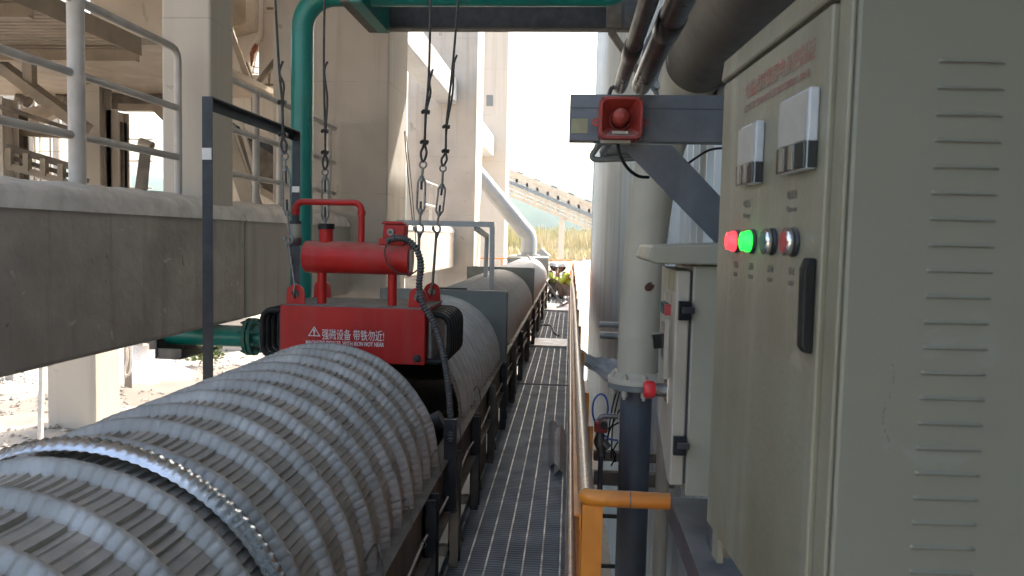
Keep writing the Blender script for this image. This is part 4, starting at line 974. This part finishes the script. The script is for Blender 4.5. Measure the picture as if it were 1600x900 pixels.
# bent conduit loop under the channel
t2 = thing('bent_conduit', at(960, 240, 2.25), 'bent dark conduit loop below the channel and siren', 'conduit')
MB().tube(smooth_path([at(940, 222, 2.25), at(932, 232, 2.25), at(925, 243, 2.25), at(930, 249, 2.25), at(950, 249, 2.25)], 5)+[at(1000, 247, 2.25)], .0085, 10).build('conduit', plate_m, t2)
MB().tube([at(938, 236, 2.3), at(985, 236, 2.3)], .017, 10).build('conduit', plate_m, t2)
MB().tube([at(952, 222, 2.12), at(942, 238, 2.16)], .011, 10).build('gland', galv, t2)
o = MB().tube(smooth_path([at(965, 219, 2.1), at(968, 240, 2.09), at(980, 262, 2.1), at(997, 275, 2.12), at(1013, 277, 2.16)], 6), .0045, 8).build('siren_cable', rubber); tag(o, 'black cable drooping from the siren behind the brace', 'cable')
o = MB().tube(smooth_path([at(1066, 262, 2.2), at(1090, 245, 2.2), at(1110, 234, 2.15), at(1135, 231, 2.1)], 6), .0035, 8).build('thin_cable', rubber); tag(o, 'thin black cable crossing behind the channel to the control cabinet', 'cable')
# siren
s0, s1 = at(937, 150, 2.06), at(1004, 218, 2.06)
sx0, sx1, sz0, sz1 = s0.x, s1.x, s1.z, s0.z; cxs, czs = (sx0+sx1)/2, (sz0+sz1)/2
t = thing('alarm_siren', (cxs, 2.1, sz0), 'square red alarm siren with a horn mouth on the grey channel', 'siren')
hw = (sx1-sx0)/2; hh = (sz1-sz0)/2
def rr_(hx, hz_, n=32, e=.25):
    out = []
    for i in range(n):
        a = 2*math.pi*(i+.5)/n; c, s_ = math.cos(a), math.sin(a); k = (abs(c)**8+abs(s_)**8)**(-1/8); out.append((hx*c*k, hz_*s_*k))
    return out
n = 32; V = []
for (f_, y) in ((1.0, 2.14), (1.0, 2.06), (.97, 2.055), (.86, 2.055), (.62, 2.085), (.42, 2.105), (.40, 2.125)):
    for a, c in rr_(hw*f_, hh*f_): V.append((cxs+a, y, czs+c))
b = MB(); b.add(V, [(j*n+i, j*n+(i+1) % n, (j+1)*n+(i+1) % n, (j+1)*n+i) for j in range(6) for i in range(n)], False); b.add(V[:n], [tuple(range(n))]); b.add(V[-n:], [tuple(range(n))]); b.build('horn_housing', red_s, t)
b = MB(); b.tube([(cxs, 2.12, czs+.004), (cxs, 2.065, czs+.004), (cxs, 2.05, czs+.004), (cxs, 2.046, czs+.004)], [.024, .022, .018, .006], 20); b.build('lens', red_s, t)
b = MB(); b.tube([(cxs+.0275*math.cos(a), 2.10, czs+.0275*math.sin(a)) for a in [2*math.pi*i/20 for i in range(20)]], .004, 8, closed=True); b.build('lens_ring', red_dk, t)
b = MB(); b.box(cxs-.022, cxs+.020, 2.064, 2.068, czs-.041, czs-.034); b.build('label_strip', boxface, t)
for sx_ in (-1, 1):
    for sz_ in (-1, 1): MB().cyl((cxs+sx_*hw*.86, 2.056, czs+sz_*hh*.86), (cxs+sx_*hw*.86, 2.051, czs+sz_*hh*.86), .0042, seg=10).build('screw', red_dk, t)
for sg in (-1, 1):
    n = 16; outer = [(sg*(hw+.006)+.011*math.cos(2*math.pi*i/n), -.006+.011*math.sin(2*math.pi*i/n)) for i in range(n)]; inner = [(sg*(hw+.007)+.004*math.cos(2*math.pi*i/n), -.006+.004*math.sin(2*math.pi*i/n)) for i in range(n)]
    MB().ring(outer, inner, (cxs, 2.10, czs), X, Z, (0, .006, 0)).build('mounting_ear', red_s, t)
MB().box(sx0+.006, sx1-.03, 2.075, 2.13, sz0-.008, sz0-.0005).build('base_tray', boxface, t)

# overhead conduits, toward the photographer
def oconduit(x, z, r, lab, coup):
    t = thing('overhead_conduit', (x, 2.2, z), lab, 'conduit', 'overhead conduits')
    MB().tube([(x, 2.24, z), (x, -1, z)], r, 20).build('tube', conduit, t)
    for y in coup: MB().tube([(x, y, z), (x, y+.004, z), (x, y+.11, z), (x, y+.115, z)], [r, r+.003, r+.003, r], 20).build('coupling', conduit, t)
oconduit(.128, 2.085, .0185, 'thinner of the two dark oily conduits running overhead', [1.75])
oconduit(.187, 2.09, .0265, 'thicker dark oily conduit beside the overhead pipe', [1.55])
o = MB().tube(smooth_path([(.105, 2.25, 2.02), (.098, 2.25, 2.06), (.104, 2.25, 2.085), (.12, 2.25, 2.09)], 5), .006, 8).build('conduit_clip', cyl_b); tag(o, 'small bent wire clip behind the channel under the conduits', 'clip')

# ---- switch box with canopy
bx = thing('switch_box', (.36, 1.9, 1.08), 'small cream switch box with canopy and red stop button', 'switch box')
fX = .242; y0_, y1_ = 1.76, 2.06; zt_, zb_ = 1.597, 1.085
MB().box(fX+.036, .44, y0_, y1_, zb_-.02, zt_).build('case', box_m, bx, bevel=.004)
b = MB(); b.prism([(y0_+.002, zt_-.012), (y1_-.004, zt_-.012), (y1_-.004, zb_+.11), (y0_+.05, zb_+.004), (y0_+.002, zb_+.004)], (fX, 0, 0), (0, 1, 0), Z, (.031, 0, 0)); b.build('door', boxface, bx, bevel=.004)
MB().box(fX+.031, fX+.036, y0_+.004, y1_-.004, zb_+.01, zt_-.012).build('door_gap_shade', blackm, bx)  # black strip standing in for the shade in the door gap
b = MB(); b.prism([(fX-.068, 1.607), (fX-.06, 1.64), (.46, 1.655), (.46, 1.60), (fX-.05, 1.600)], (0, y0_-.02, 0), X, Z, (0, .34, 0)); b.build('canopy', box_m, bx, bevel=.005)
for z in (1.495, 1.185):
    b = MB(); b.box(fX+.004, fX+.034, y0_-.012, y0_+.001, z-.022, z+.022); b.build('latch', blackg, bx, bevel=.002)
    b = MB(); b.box(fX+.012, fX+.04, y0_-.018, y0_-.0125, z-.006, z+.009); b.build('latch_tongue', blackm, bx, bevel=.002)
MB().tube([(fX-.001, 1.86, 1.292), (fX-.028, 1.86, 1.292)], .0165, 20).build('button_base', zinc, bx)
MB().tube([(fX-.0285, 1.86, 1.292), (fX-.034, 1.86, 1.292), (fX-.05, 1.86, 1.292), (fX-.056, 1.86, 1.292)], [.017, .021, .0225, .017], 24).build('stop_button', estop_m, bx)
MB().box(fX-.004, fX-.0005, 1.83, 1.89, 1.265, 1.32).build('button_plate', chrome, bx)
MB().bar((fX-.001, 1.90, 1.41), (fX-.035, 1.90, 1.405), .035, .035).build('selector_knob', blackg, bx)
MB().box(fX-.008, fX-.001, 1.85, 1.95, 1.36, 1.45).build('selector_plate', zinc, bx)
MB().bar((fX-.014, 1.80, 1.33), (fX-.012, 1.81, 1.47), .01, .01, (0, 1, 0)).build('door_strap', boxface, bx)
MB().box(fX-.002, fX-.0004, 1.80, 1.90, 1.535, 1.58).build('name_plate', signy, bx)
for k, m_ in enumerate((btn_g, blackm, btn_r)):
    MB().box(fX-.014, fX-.0005, 1.93-.045*k, 1.955-.045*k, 1.475, 1.50).build('small_button', m_, bx); MB().box(fX-.004, fX-.0005, 1.93-.045*k, 1.955-.045*k, 1.505, 1.525).build('button_label', boxface, bx)

# ---- support shelf channel under the cabinet
t = thing('shelf_channel', (.3, 1.2, .9), 'dusty grey channel shelf under the control cabinet', 'channel')
b = MB(); b.box(.285, .59, .3, 2.06, .935, .962); b.box(.285, .291, .3, 2.06, .895, .935); b.build('channel', chan_m, t, bevel=.001)
MB().box(.33, .38, 1.7, 1.76, .9635, 1.06).build('post', chan_m, t)
MB().box(.50, .56, 1.6, 1.7, -2.2, .93).build('leg', chan_m, t)

# ---- control cabinet (own axes, turned a little)
CA = -.0638; cc_ = math.cos(CA)
cb_ = thing('control_cabinet', (0, 0, 0), 'large olive-beige control cabinet with meters, lamps and side louvres', 'cabinet', rz=-CA)
def cl(p, a, z): return (p, a, H+z)       # p sideways, a along, z relative to the eye
def cm(b, nm, m, bevel=0, par=None): return b.build(nm, m, par or cb_, bevel, local=True)
pf = .276; A0, A1 = .666, 1.066; ZT, ZB = .246, -.396
cm(MB().box(pf+.0035, pf+.34, A0, A1, H+ZB, H+ZT), 'case', cab_s, .004)
b = MB(); b.box(pf+.004, pf+.012, A1-.03, A1, H+ZB-.045, H+ZB-.001); b.box(pf+.012, pf+.3, A1-.01, A1, H+ZB-.045, H+ZB-.001); cm(b, 'plinth', cab)
door = cm(MB().box(pf-.006, pf+.003, A0+.030, A1-.004, H+ZB+.004, H+.2135), 'door', cab, .002)
cm(MB().box(pf-.001, pf+.003, A0+.001, A0+.028, H+ZB+.002, H+ZT-.001), 'door_frame', cab, .0015)
cm(MB().prism([(pf-.007, .2175), (pf-.009, .220), (pf-.006, .2455), (pf+.003, .2465), (pf+.003, .2175)], (0, A0+.030, H), (1, 0, 0), (0, 0, 1), (0, A1-A0-.03, 0)), 'rain_cap', cab, .001)

# louvres on the side face (plane A0)
for k in range(24):
    z = .157-.0222*k+(0 if k < 10 else .0); 
    if z < -.33: break
    b = MB(); V = []; n = 12
    xL, xR = .349-.000*k, .407
    for i in range(n+1):
        u = i/n; x = xL+(xR-xL)*u; e = min(1, min(u, 1-u)*9)**.5
        V += [(x, A0+.0005, H+z+.0042), (x, A0-.0024*e, H+z+.0005), (x, A0+.0006, H+z-.0004)]
    b.add(V, [(3*i+j, 3*i+3+j, 3*i+4+j, 3*i+1+j) for i in range(n) for j in range(2)], False); cm(b, 'louvre', cab_s)
    cm(MB().box(xL+.001, xR-.001, A0-.0012, A0-.0004, H+z-.0010, H+z-.0001), 'louvre_shade', txt_dk)  # dark strip laid on the face in place of the shaded slot
rs_ = random.Random(2)
for k in range(16):
    z = -.10-.0052*k+rs_.uniform(-.002, .002); x = .322+.004*math.sin(k*.5)+rs_.uniform(-.001, .001)
    cm(MB().box(x, x+rs_.uniform(.0006, .0018), A0-.0003, A0-.0001, H+z, H+z+rs_.uniform(.001, .004)), 'scuff_mark', txt_dk)
# meters
def meter(a0, a1, z0, z1, nm):
    dp = .010
    m = cm(MB().box(pf-.006-dp, pf-.0065, a0, a1, H+z0, H+z1), nm, acry, .0015)
    cm(MB().box(pf-.0075-dp, pf-.0062-dp, a0+.004, a1-.002, H+z0+(z1-z0)*.36, H+z1-.003), 'dial', dial, par=m)
    cm(MB().box(pf-.0085-dp, pf-.0062-dp, a0+.001, a1-.001, H+z0+.001, H+z0+(z1-z0)*.345), 'lower_cover', blackg, .0008, par=m)
    for q in (.38, .72): cm(MB().box(pf-.0095-dp, pf-.0088-dp, a0+(a1-a0)*q, a0+(a1-a0)*(q+.13), H+z0+.002, H+z0+(z1-z0)*.335), 'glint_strip', chrome, par=m)  # added strips imitating glints on the glossy cover
    cm(MB().box(pf-.0155, pf-.0068, a0-.0008, a0-.0002, H+z0+.001, H+z0+(z1-z0)*.345), 'side_cover', blackg, par=m)
    c = (a0+a1)/2; zz_ = H+z0+(z1-z0)*.42
meter(.715, .795, .070, .1445, 'panel_meter'); meter(.874, .942, .068, .138, 'panel_meter')
# lamps and buttons
def knob(a, nm, ring_m, lens_m, lit):
    c = Vector((pf-.0065, a, H+.0025)); X_ = Vector((-1, 0, 0)); r = .0140
    m = cm(MB().tube([c, c+X_*.003, c+X_*.004], [r+.0005, r+.0005, r-.001], 28), nm, blackm)
    if lit:
        cm(MB().tube([c+X_*.0042, c+X_*.008, c+X_*.009, c+X_*.0135, c+X_*.0145], [r-.0016, r-.0016, r-.0032, r-.0032, r-.006], 28), 'lens', lens_m, par=m)
    else:
        cm(MB().tube([c+X_*.0042, c+X_*.006, c+X_*.0105, c+X_*.0115], [r-.002, r, r, r-.002], 28), 'bezel', ring_m, par=m)
        cm(MB().tube([c+X_*.0116, c+X_*.0122], [r-.0035, r-.004], 24), 'cap', lens_m, par=m)
knob(.962, 'indicator_lamp', blackm, lampr, True); knob(.900, 'indicator_lamp', blackm, lampg, True)
knob(.828, 'push_button', chrome, btn_g, False); knob(.763, 'push_button', chrome, btn_r, False)
# handle
h = cm(MB().prism([(-.006, 0), (-.0105, .006), (-.0115, .078), (-.008, .088), (0, .088), (0, 0)], (pf-.0065, .703, H-.100), (1, 0, 0), (0, 0, 1), (0, .014, 0)), 'door_handle', rubber, .002)

# lettering on the door: along +a runs away from the viewer, so text reads from far to near
U = Matrix.Rotation(-CA, 4, 'Z')
def ctext(body, a_start, z, size, width, m, nm='lettering'):
    o = U @ Vector((pf-.0066, a_start, 0)); return text(body, size, (o.x, o.y, H+z), U @ Vector((0, -1, 0)), (0, 0, 1), m, cb_, nm, .0002, width=width)
ctext('电磁式除铁器电源控制柜', .955, .176, .022, .222, txt_red); ctext('MAGNETIC SEPARATOR ELECTRIC CONTROL PANEL', .957, .160, .0115, .214, txt_red)
for a, z, s1_, s2_ in ((.79, .046, '电流表', 'Current'), (.945, .044, '电压', 'Voltage')):
    ctext(s1_, a, z, .010, .028, txt_dk); ctext(s2_, a, z-.013, .008, .028, txt_dk)
for a, s1_, s2_ in ((.975, '电源', 'POWER'), (.912, '运行', 'RUN'), (.842, '启动', 'ON'), (.776, '停止', 'OFF')):
    ctext(s1_, a, -.030, .009, .018, txt_dk); ctext(s2_, a, -.041, .007, .016, txt_dk)

# ---- valve assembly and hoses by the riser
t = thing('air_valve', (.13, 3.45, .7), 'small red and grey valve on a thin pipe left of the riser', 'valve')
VY = 3.45; vp_ = lambda x, y: at(x, y, VY)
MB().tube(smooth_path([vp_(966, 651), vp_(950, 650), vp_(944, 650), vp_(938, 653), vp_(937, 662)], 4), .012, 10).build('elbow', zinc, t)
b = MB(); a_, c_ = vp_(929, 656), vp_(949, 675); b.box(a_.x, c_.x, VY-.03, VY+.03, c_.z, a_.z); b.build('red_body', red_s, t, bevel=.008)
MB().cyl((vp_(943, 661).x, VY-.031, vp_(943, 661).z), (vp_(943, 661).x, VY-.05, vp_(943, 661).z), .017, seg=16).build('dial_knob', blackm, t)
MB().tube([vp_(938, 676), vp_(936, 690), vp_(938, 700), vp_(939, 712)], [.018, .026, .02, .014], 14).build('valve_body', zinc, t)
MB().cyl(vp_(941, 690), vp_(950, 700), .02, seg=14).build('handle_boss', zinc, t)
MB().tube([vp_(939, 708), vp_(938, 733), vp_(937, 765)], [.011, .011, .013], 12).build('rod', pipe_gr, t)
MB().tube([vp_(937, 765), vp_(936, 960)], .008, 10).build('tail_pipe', pipe_gr, t)
o = MB().tube(smooth_path([vp_(930, 660), vp_(926, 645), vp_(928, 626), vp_(937, 616), vp_(946, 620), vp_(950, 636), vp_(948, 655)], 6), .0042, 8).build('blue_hose', blue_h); tag(o, 'thin blue hose making an upright loop above the red valve', 'hose')
o = MB().tube(smooth_path([vp_(944, 680), vp_(952, 686), vp_(966, 688)], 6), .004, 8).build('blue_hose', blue_h); tag(o, 'short blue hose from the valve to the riser', 'hose')
rw = random.Random(11)
for k, (a_, c_, d_) in enumerate((((966, 605), (956, 640), (948, 700)), ((968, 612), (958, 660), (955, 716)), ((968, 640), (950, 680), (944, 718)), ((967, 660), (953, 668), (945, 672)), ((966, 690), (958, 705), (962, 722)), ((955, 700), (962, 712), (955, 728)))):
    o = MB().tube(smooth_path([at(*a_, 3.75), at(*c_, 3.75), at(*d_, 3.75)], 6), .004, 6).build('loose_wire', rubber)
    tag(o, 'thin black wire in the tangle between the valve and the riser', 'wire', 'black wires tangled behind the valve')
t = thing('wall_brackets', (.45, 3.9, .3), 'dusty horizontal angle rails fixed to the wall behind the valve', 'bracket')
for pya, pyb in ((706, 722), (738, 760)):
    a_, c_ = at(928, pya, 3.95), at(975, pyb, 3.95); MB().box(a_.x, .57, 3.95, 4.0, c_.z, a_.z).build('rail', ledge_m, t, bevel=.002)
for py in (806, 884): a_ = at(940, py, 3.7); MB().tube([(at(938, py, 3.7).x, 3.7, a_.z), (.3, 3.7, a_.z)], .011, 8).build('rod', cyl_b, t)
t = thing('standoff_pipe', at(950, 515, 8.5), 'two short pale pipes reaching from the wall toward the handrail', 'pipe')
for py, r in ((507, .03), (524, .04)): a_ = at(944, py, 8.5); MB().tube([(a_.x-.05, 8.5, a_.z), (.58, 8.5, a_.z)], r, 12).build('pipe', duct_g, t)
# down pipe right of riser
o = MB().cyl((.50, 3.9, -2.2), (.50, 3.9, 1.05), .035).build('down_pipe', wall_n); tag(o, 'slim white down pipe between the riser and the shelf leg', 'pipe')
# tarp bundle
b = MB(); n, m_ = 18, 14; V = []
c0 = at(940, 570, 6.2)
for j in range(m_+1):
    for i in range(n+1):
        u, v = i/n, j/m_; x = .09+.46*u; z = c0.z+.11-.06*math.sin(u*2.6)-(.07+.20*u)*v+.018*noise.noise(Vector((u*9, v*3, 0))); y = 6.2+.05*math.sin(u*17+v*3)+.07*noise.noise(Vector((u*9, v*3, 3)))-.05*v
        V.append((x, y, z))
b.add(V, [(j*(n+1)+i, j*(n+1)+i+1, (j+1)*(n+1)+i+1, (j+1)*(n+1)+i) for j in range(m_) for i in range(n)], True)
o = b.build('white_tarp', tarp); md = o.modifiers.new('t', 'SOLIDIFY'); md.thickness = .01; tag(o, 'crumpled white tarp slung between handrail and wall above the riser flange', 'tarp')
# ================================================================ WORKERS
def skinned(name, verts, edges, radii, m, parent, sub=2, root=0):
    me = bpy.data.meshes.new(name); inv = wm(parent).inverted()
    me.from_pydata([tuple(inv @ Vector(v)) for v in verts], edges, []); me.materials.append(m)
    o = bpy.data.objects.new(name, me); C.objects.link(o); o.parent = parent
    bm = bmesh.new(); bm.from_mesh(me); ly_ = bm.verts.layers.skin.verify(); bm.verts.ensure_lookup_table()
    for i, r in enumerate(radii): bm.verts[i][ly_].radius = (r, r) if not isinstance(r, tuple) else r
    bm.verts[root][ly_].use_root = True; bm.to_mesh(me); bm.free()
    k = o.modifiers.new('skin', 'SKIN'); k.use_smooth_shade = True
    s_ = o.modifiers.new('sub', 'SUBSURF'); s_.levels = sub; s_.render_levels = sub
    return o
def ball(c, rx, ry, rz_, n=16, m_=10, z0=-1.0):
    b = MB(); V = []
    for j in range(m_+1):
        a = math.asin(max(z0, -1))+(math.pi/2-math.asin(max(z0, -1)))*j/m_
        for i in range(n): t_ = 2*math.pi*i/n; V.append((c[0]+rx*math.cos(a)*math.cos(t_), c[1]+ry*math.cos(a)*math.sin(t_), c[2]+rz_*math.sin(a)))
    b.add(V, [(j*n+i, j*n+(i+1) % n, (j+1)*n+(i+1) % n, (j+1)*n+i) for j in range(m_) for i in range(n)], True); return b
def worker(x, y, face, lab, helmcol, mask=False, handface=True):
    """squatting figure; face = +1 looks to +x, -1 to -x"""
    t = thing('person', (x, y, 0), lab, 'person')
    f = face; P = lambda a, b_, c: (x+f*a, y+b_, c)
    # joints: pelvis, spine, chest, neck | legs | arms
    V = [P(-.12, 0, .24), P(-.10, 0, .40), P(-.02, 0, .58), P(.03, 0, .70), P(.06, 0, .76)]
    E = [(0, 1), (1, 2), (2, 3), (3, 4)]; Rr = [(.15, .13), (.13, .12), (.15, .12), (.09, .09), (.055, .055)]
    for sg in (1, -1):
        i = len(V); V += [P(-.08, sg*.11, .24), P(.22, sg*.16, .50), P(.10, sg*.14, .10), P(.10, sg*.14, .05), P(.24, sg*.15, .035)]
        E += [(0, i), (i, i+1), (i+1, i+2), (i+2, i+3), (i+3, i+4)]; Rr += [.11, .075, .05, .05, .04]
        j = len(V)
        V += [P(-.01, sg*.19, .63), P(.13, sg*.24, .44)]
        if sg == 1 or not handface: V += [P(.32, sg*.15, .52), P(.38, sg*.10, .52)]
        else: V += [P(.20, sg*.12, .66), P(.17, sg*.07, .76)]
        E += [(3, j), (j, j+1), (j+1, j+2), (j+2, j+3)]; Rr += [.065, .048, .035, .03]
    body = skinned('body', V, E, Rr, skin, t)
    # clothes as slightly larger skins
    skinned('shirt', [V[k] for k in (0, 1, 2, 3)]+[V[10], V[11], tuple(Vector(V[11]).lerp(Vector(V[12]), .75)), V[19], V[20], tuple(Vector(V[20]).lerp(Vector(V[21]), .75))],
            [(0, 1), (1, 2), (2, 3), (3, 4), (4, 5), (5, 6), (3, 7), (7, 8), (8, 9)], [(.16, .14), (.155, .15), (.175, .145), (.10, .10), .082, .062, .05, .082, .062, .05], vest, t)
    skinned('trousers', [V[0], V[5], V[6], V[7], V[14], V[15], V[16]], [(0, 1), (1, 2), (2, 3), (0, 4), (4, 5), (5, 6)], [(.17, .15), .135, .098, .075, .135, .098, .075], trouser, t)
    hd = P(.10, 0, .865)
    b = ball(hd, .095, .078, .115)
    for sg in (1, -1): b.v += []; 
    b.add(ball((hd[0]+f*.098, hd[1], hd[2]-.01), .02, .016, .022, 8, 6).v, ball(hd, 1, 1, 1, 8, 6).f, True)
    for sg in (1, -1): b.add(ball((hd[0]-f*.005, hd[1]+sg*.08, hd[2]-.01), .018, .012, .03, 8, 6).v, ball(hd, 1, 1, 1, 8, 6).f, True)
    b.build('head', skin, t)
    for sg in (1, -1): ball((hd[0]+f*.086, hd[1]+sg*.03, hd[2]+.012), .01, .012, .008, 8, 6).build('eye', blackm, t)
    ball((hd[0]+f*.085, hd[1], hd[2]-.055), .012, .025, .008, 8, 6).build('mouth', red_dk, t)
    ball((hd[0]-f*.018, hd[1], hd[2]+.01), .092, .084, .10, z0=-.5).build('hair', blackm, t)
    if mask: ball((hd[0]+f*.03, hd[1], hd[2]-.05), .09, .082, .085).build('mask', blackm, t)
    hl = ball((hd[0]-f*.005, hd[1], hd[2]+.035), .135, .118, .125, 20, 10, z0=0.0); o = hl.build('helmet', helmcol, t)
    b = MB(); n = 24; V2 = []
    for rr2, z2 in ((.128, .037), (.165, .028), (.160, .024), (.125, .031)):
        for i in range(n):
            a = 2*math.pi*i/n; ex = 1+(.28*max(0, math.cos(a)) if rr2 > .15 else 0); V2.append((hd[0]+f*rr2*math.cos(a)*ex, hd[1]+rr2*.88*math.sin(a), hd[2]+z2))
    b.add(V2, [(j*n+i, j*n+(i+1) % n, ((j+1) % 4)*n+(i+1) % n, ((j+1) % 4)*n+i) for j in range(4) for i in range(n)], True); b.build('brim', helmcol, o)
    # hands: palm and five fingers
    for wi, hi in ((12, 13), (21, 22)):
        w_, h_ = Vector(V[wi]), Vector(V[hi]); d = (h_-w_).normalized(); s_ = d.cross(Vector((0, 0, 1))).normalized()
        if s_.length < .1: s_ = Vector((0, 1, 0))
        u_ = s_.cross(d)
        b = MB(); b.bar(h_-d*.02, h_+d*.06, .075, .028, u_)
        for q in range(4):
            o_ = h_+d*.055+s_*(-.028+.019*q); L = (.06, .07, .066, .05)[q]; b.tube([o_, o_+d*L*.5, o_+d*L*.8-u_*.025, o_+d*L*.75-u_*.045], [.0095, .009, .008, .006], 8)
        o_ = h_+s_*.035; b.tube([o_, o_+s_*.02+d*.025, o_+s_*.018+d*.055], [.011, .010, .008], 8); b.build('hand', skin, t, bevel=.006)
    for sg in (1, -1):
        i = 8 if sg == 1 else 17; b = MB(); a = Vector(V[i]); b.bar(a+Vector((-f*.06, 0, .01)), a+Vector((f*.2, 0, -.005)), .10, .085); b.build('shoe', blackm, t, bevel=.025)
    return t
worker(-.12, 21.3, -1, 'squatting worker in white helmet and lime vest with a hand at the chin', helm)
worker(-.56, 21.7, 1, 'squatting worker in pale helmet and black mask, half hidden behind the other', mat('grey_helmet', (.55, .57, .6), .4), True)

# ---------------------------------------------------------------- haze
hb = MB().box(-900, 900, -300, 900, -6, 60)
o = hb.build('haze', None); o.data.materials.clear()
hmt = bpy.data.materials.new('haze_air'); hmt.use_nodes = True; N = hmt.node_tree.nodes; N.remove(N['Principled BSDF'])
pv = N.new('ShaderNodeVolumePrincipled'); pv.inputs['Color'].default_value = (.72, .86, 1, 1); pv.inputs['Density'].default_value = .00028; pv.inputs['Anisotropy'].default_value = .2
hmt.node_tree.links.new(pv.outputs[0], N['Material Output'].inputs['Volume']); o.data.materials.append(hmt)
tag(o, kind='stuff')
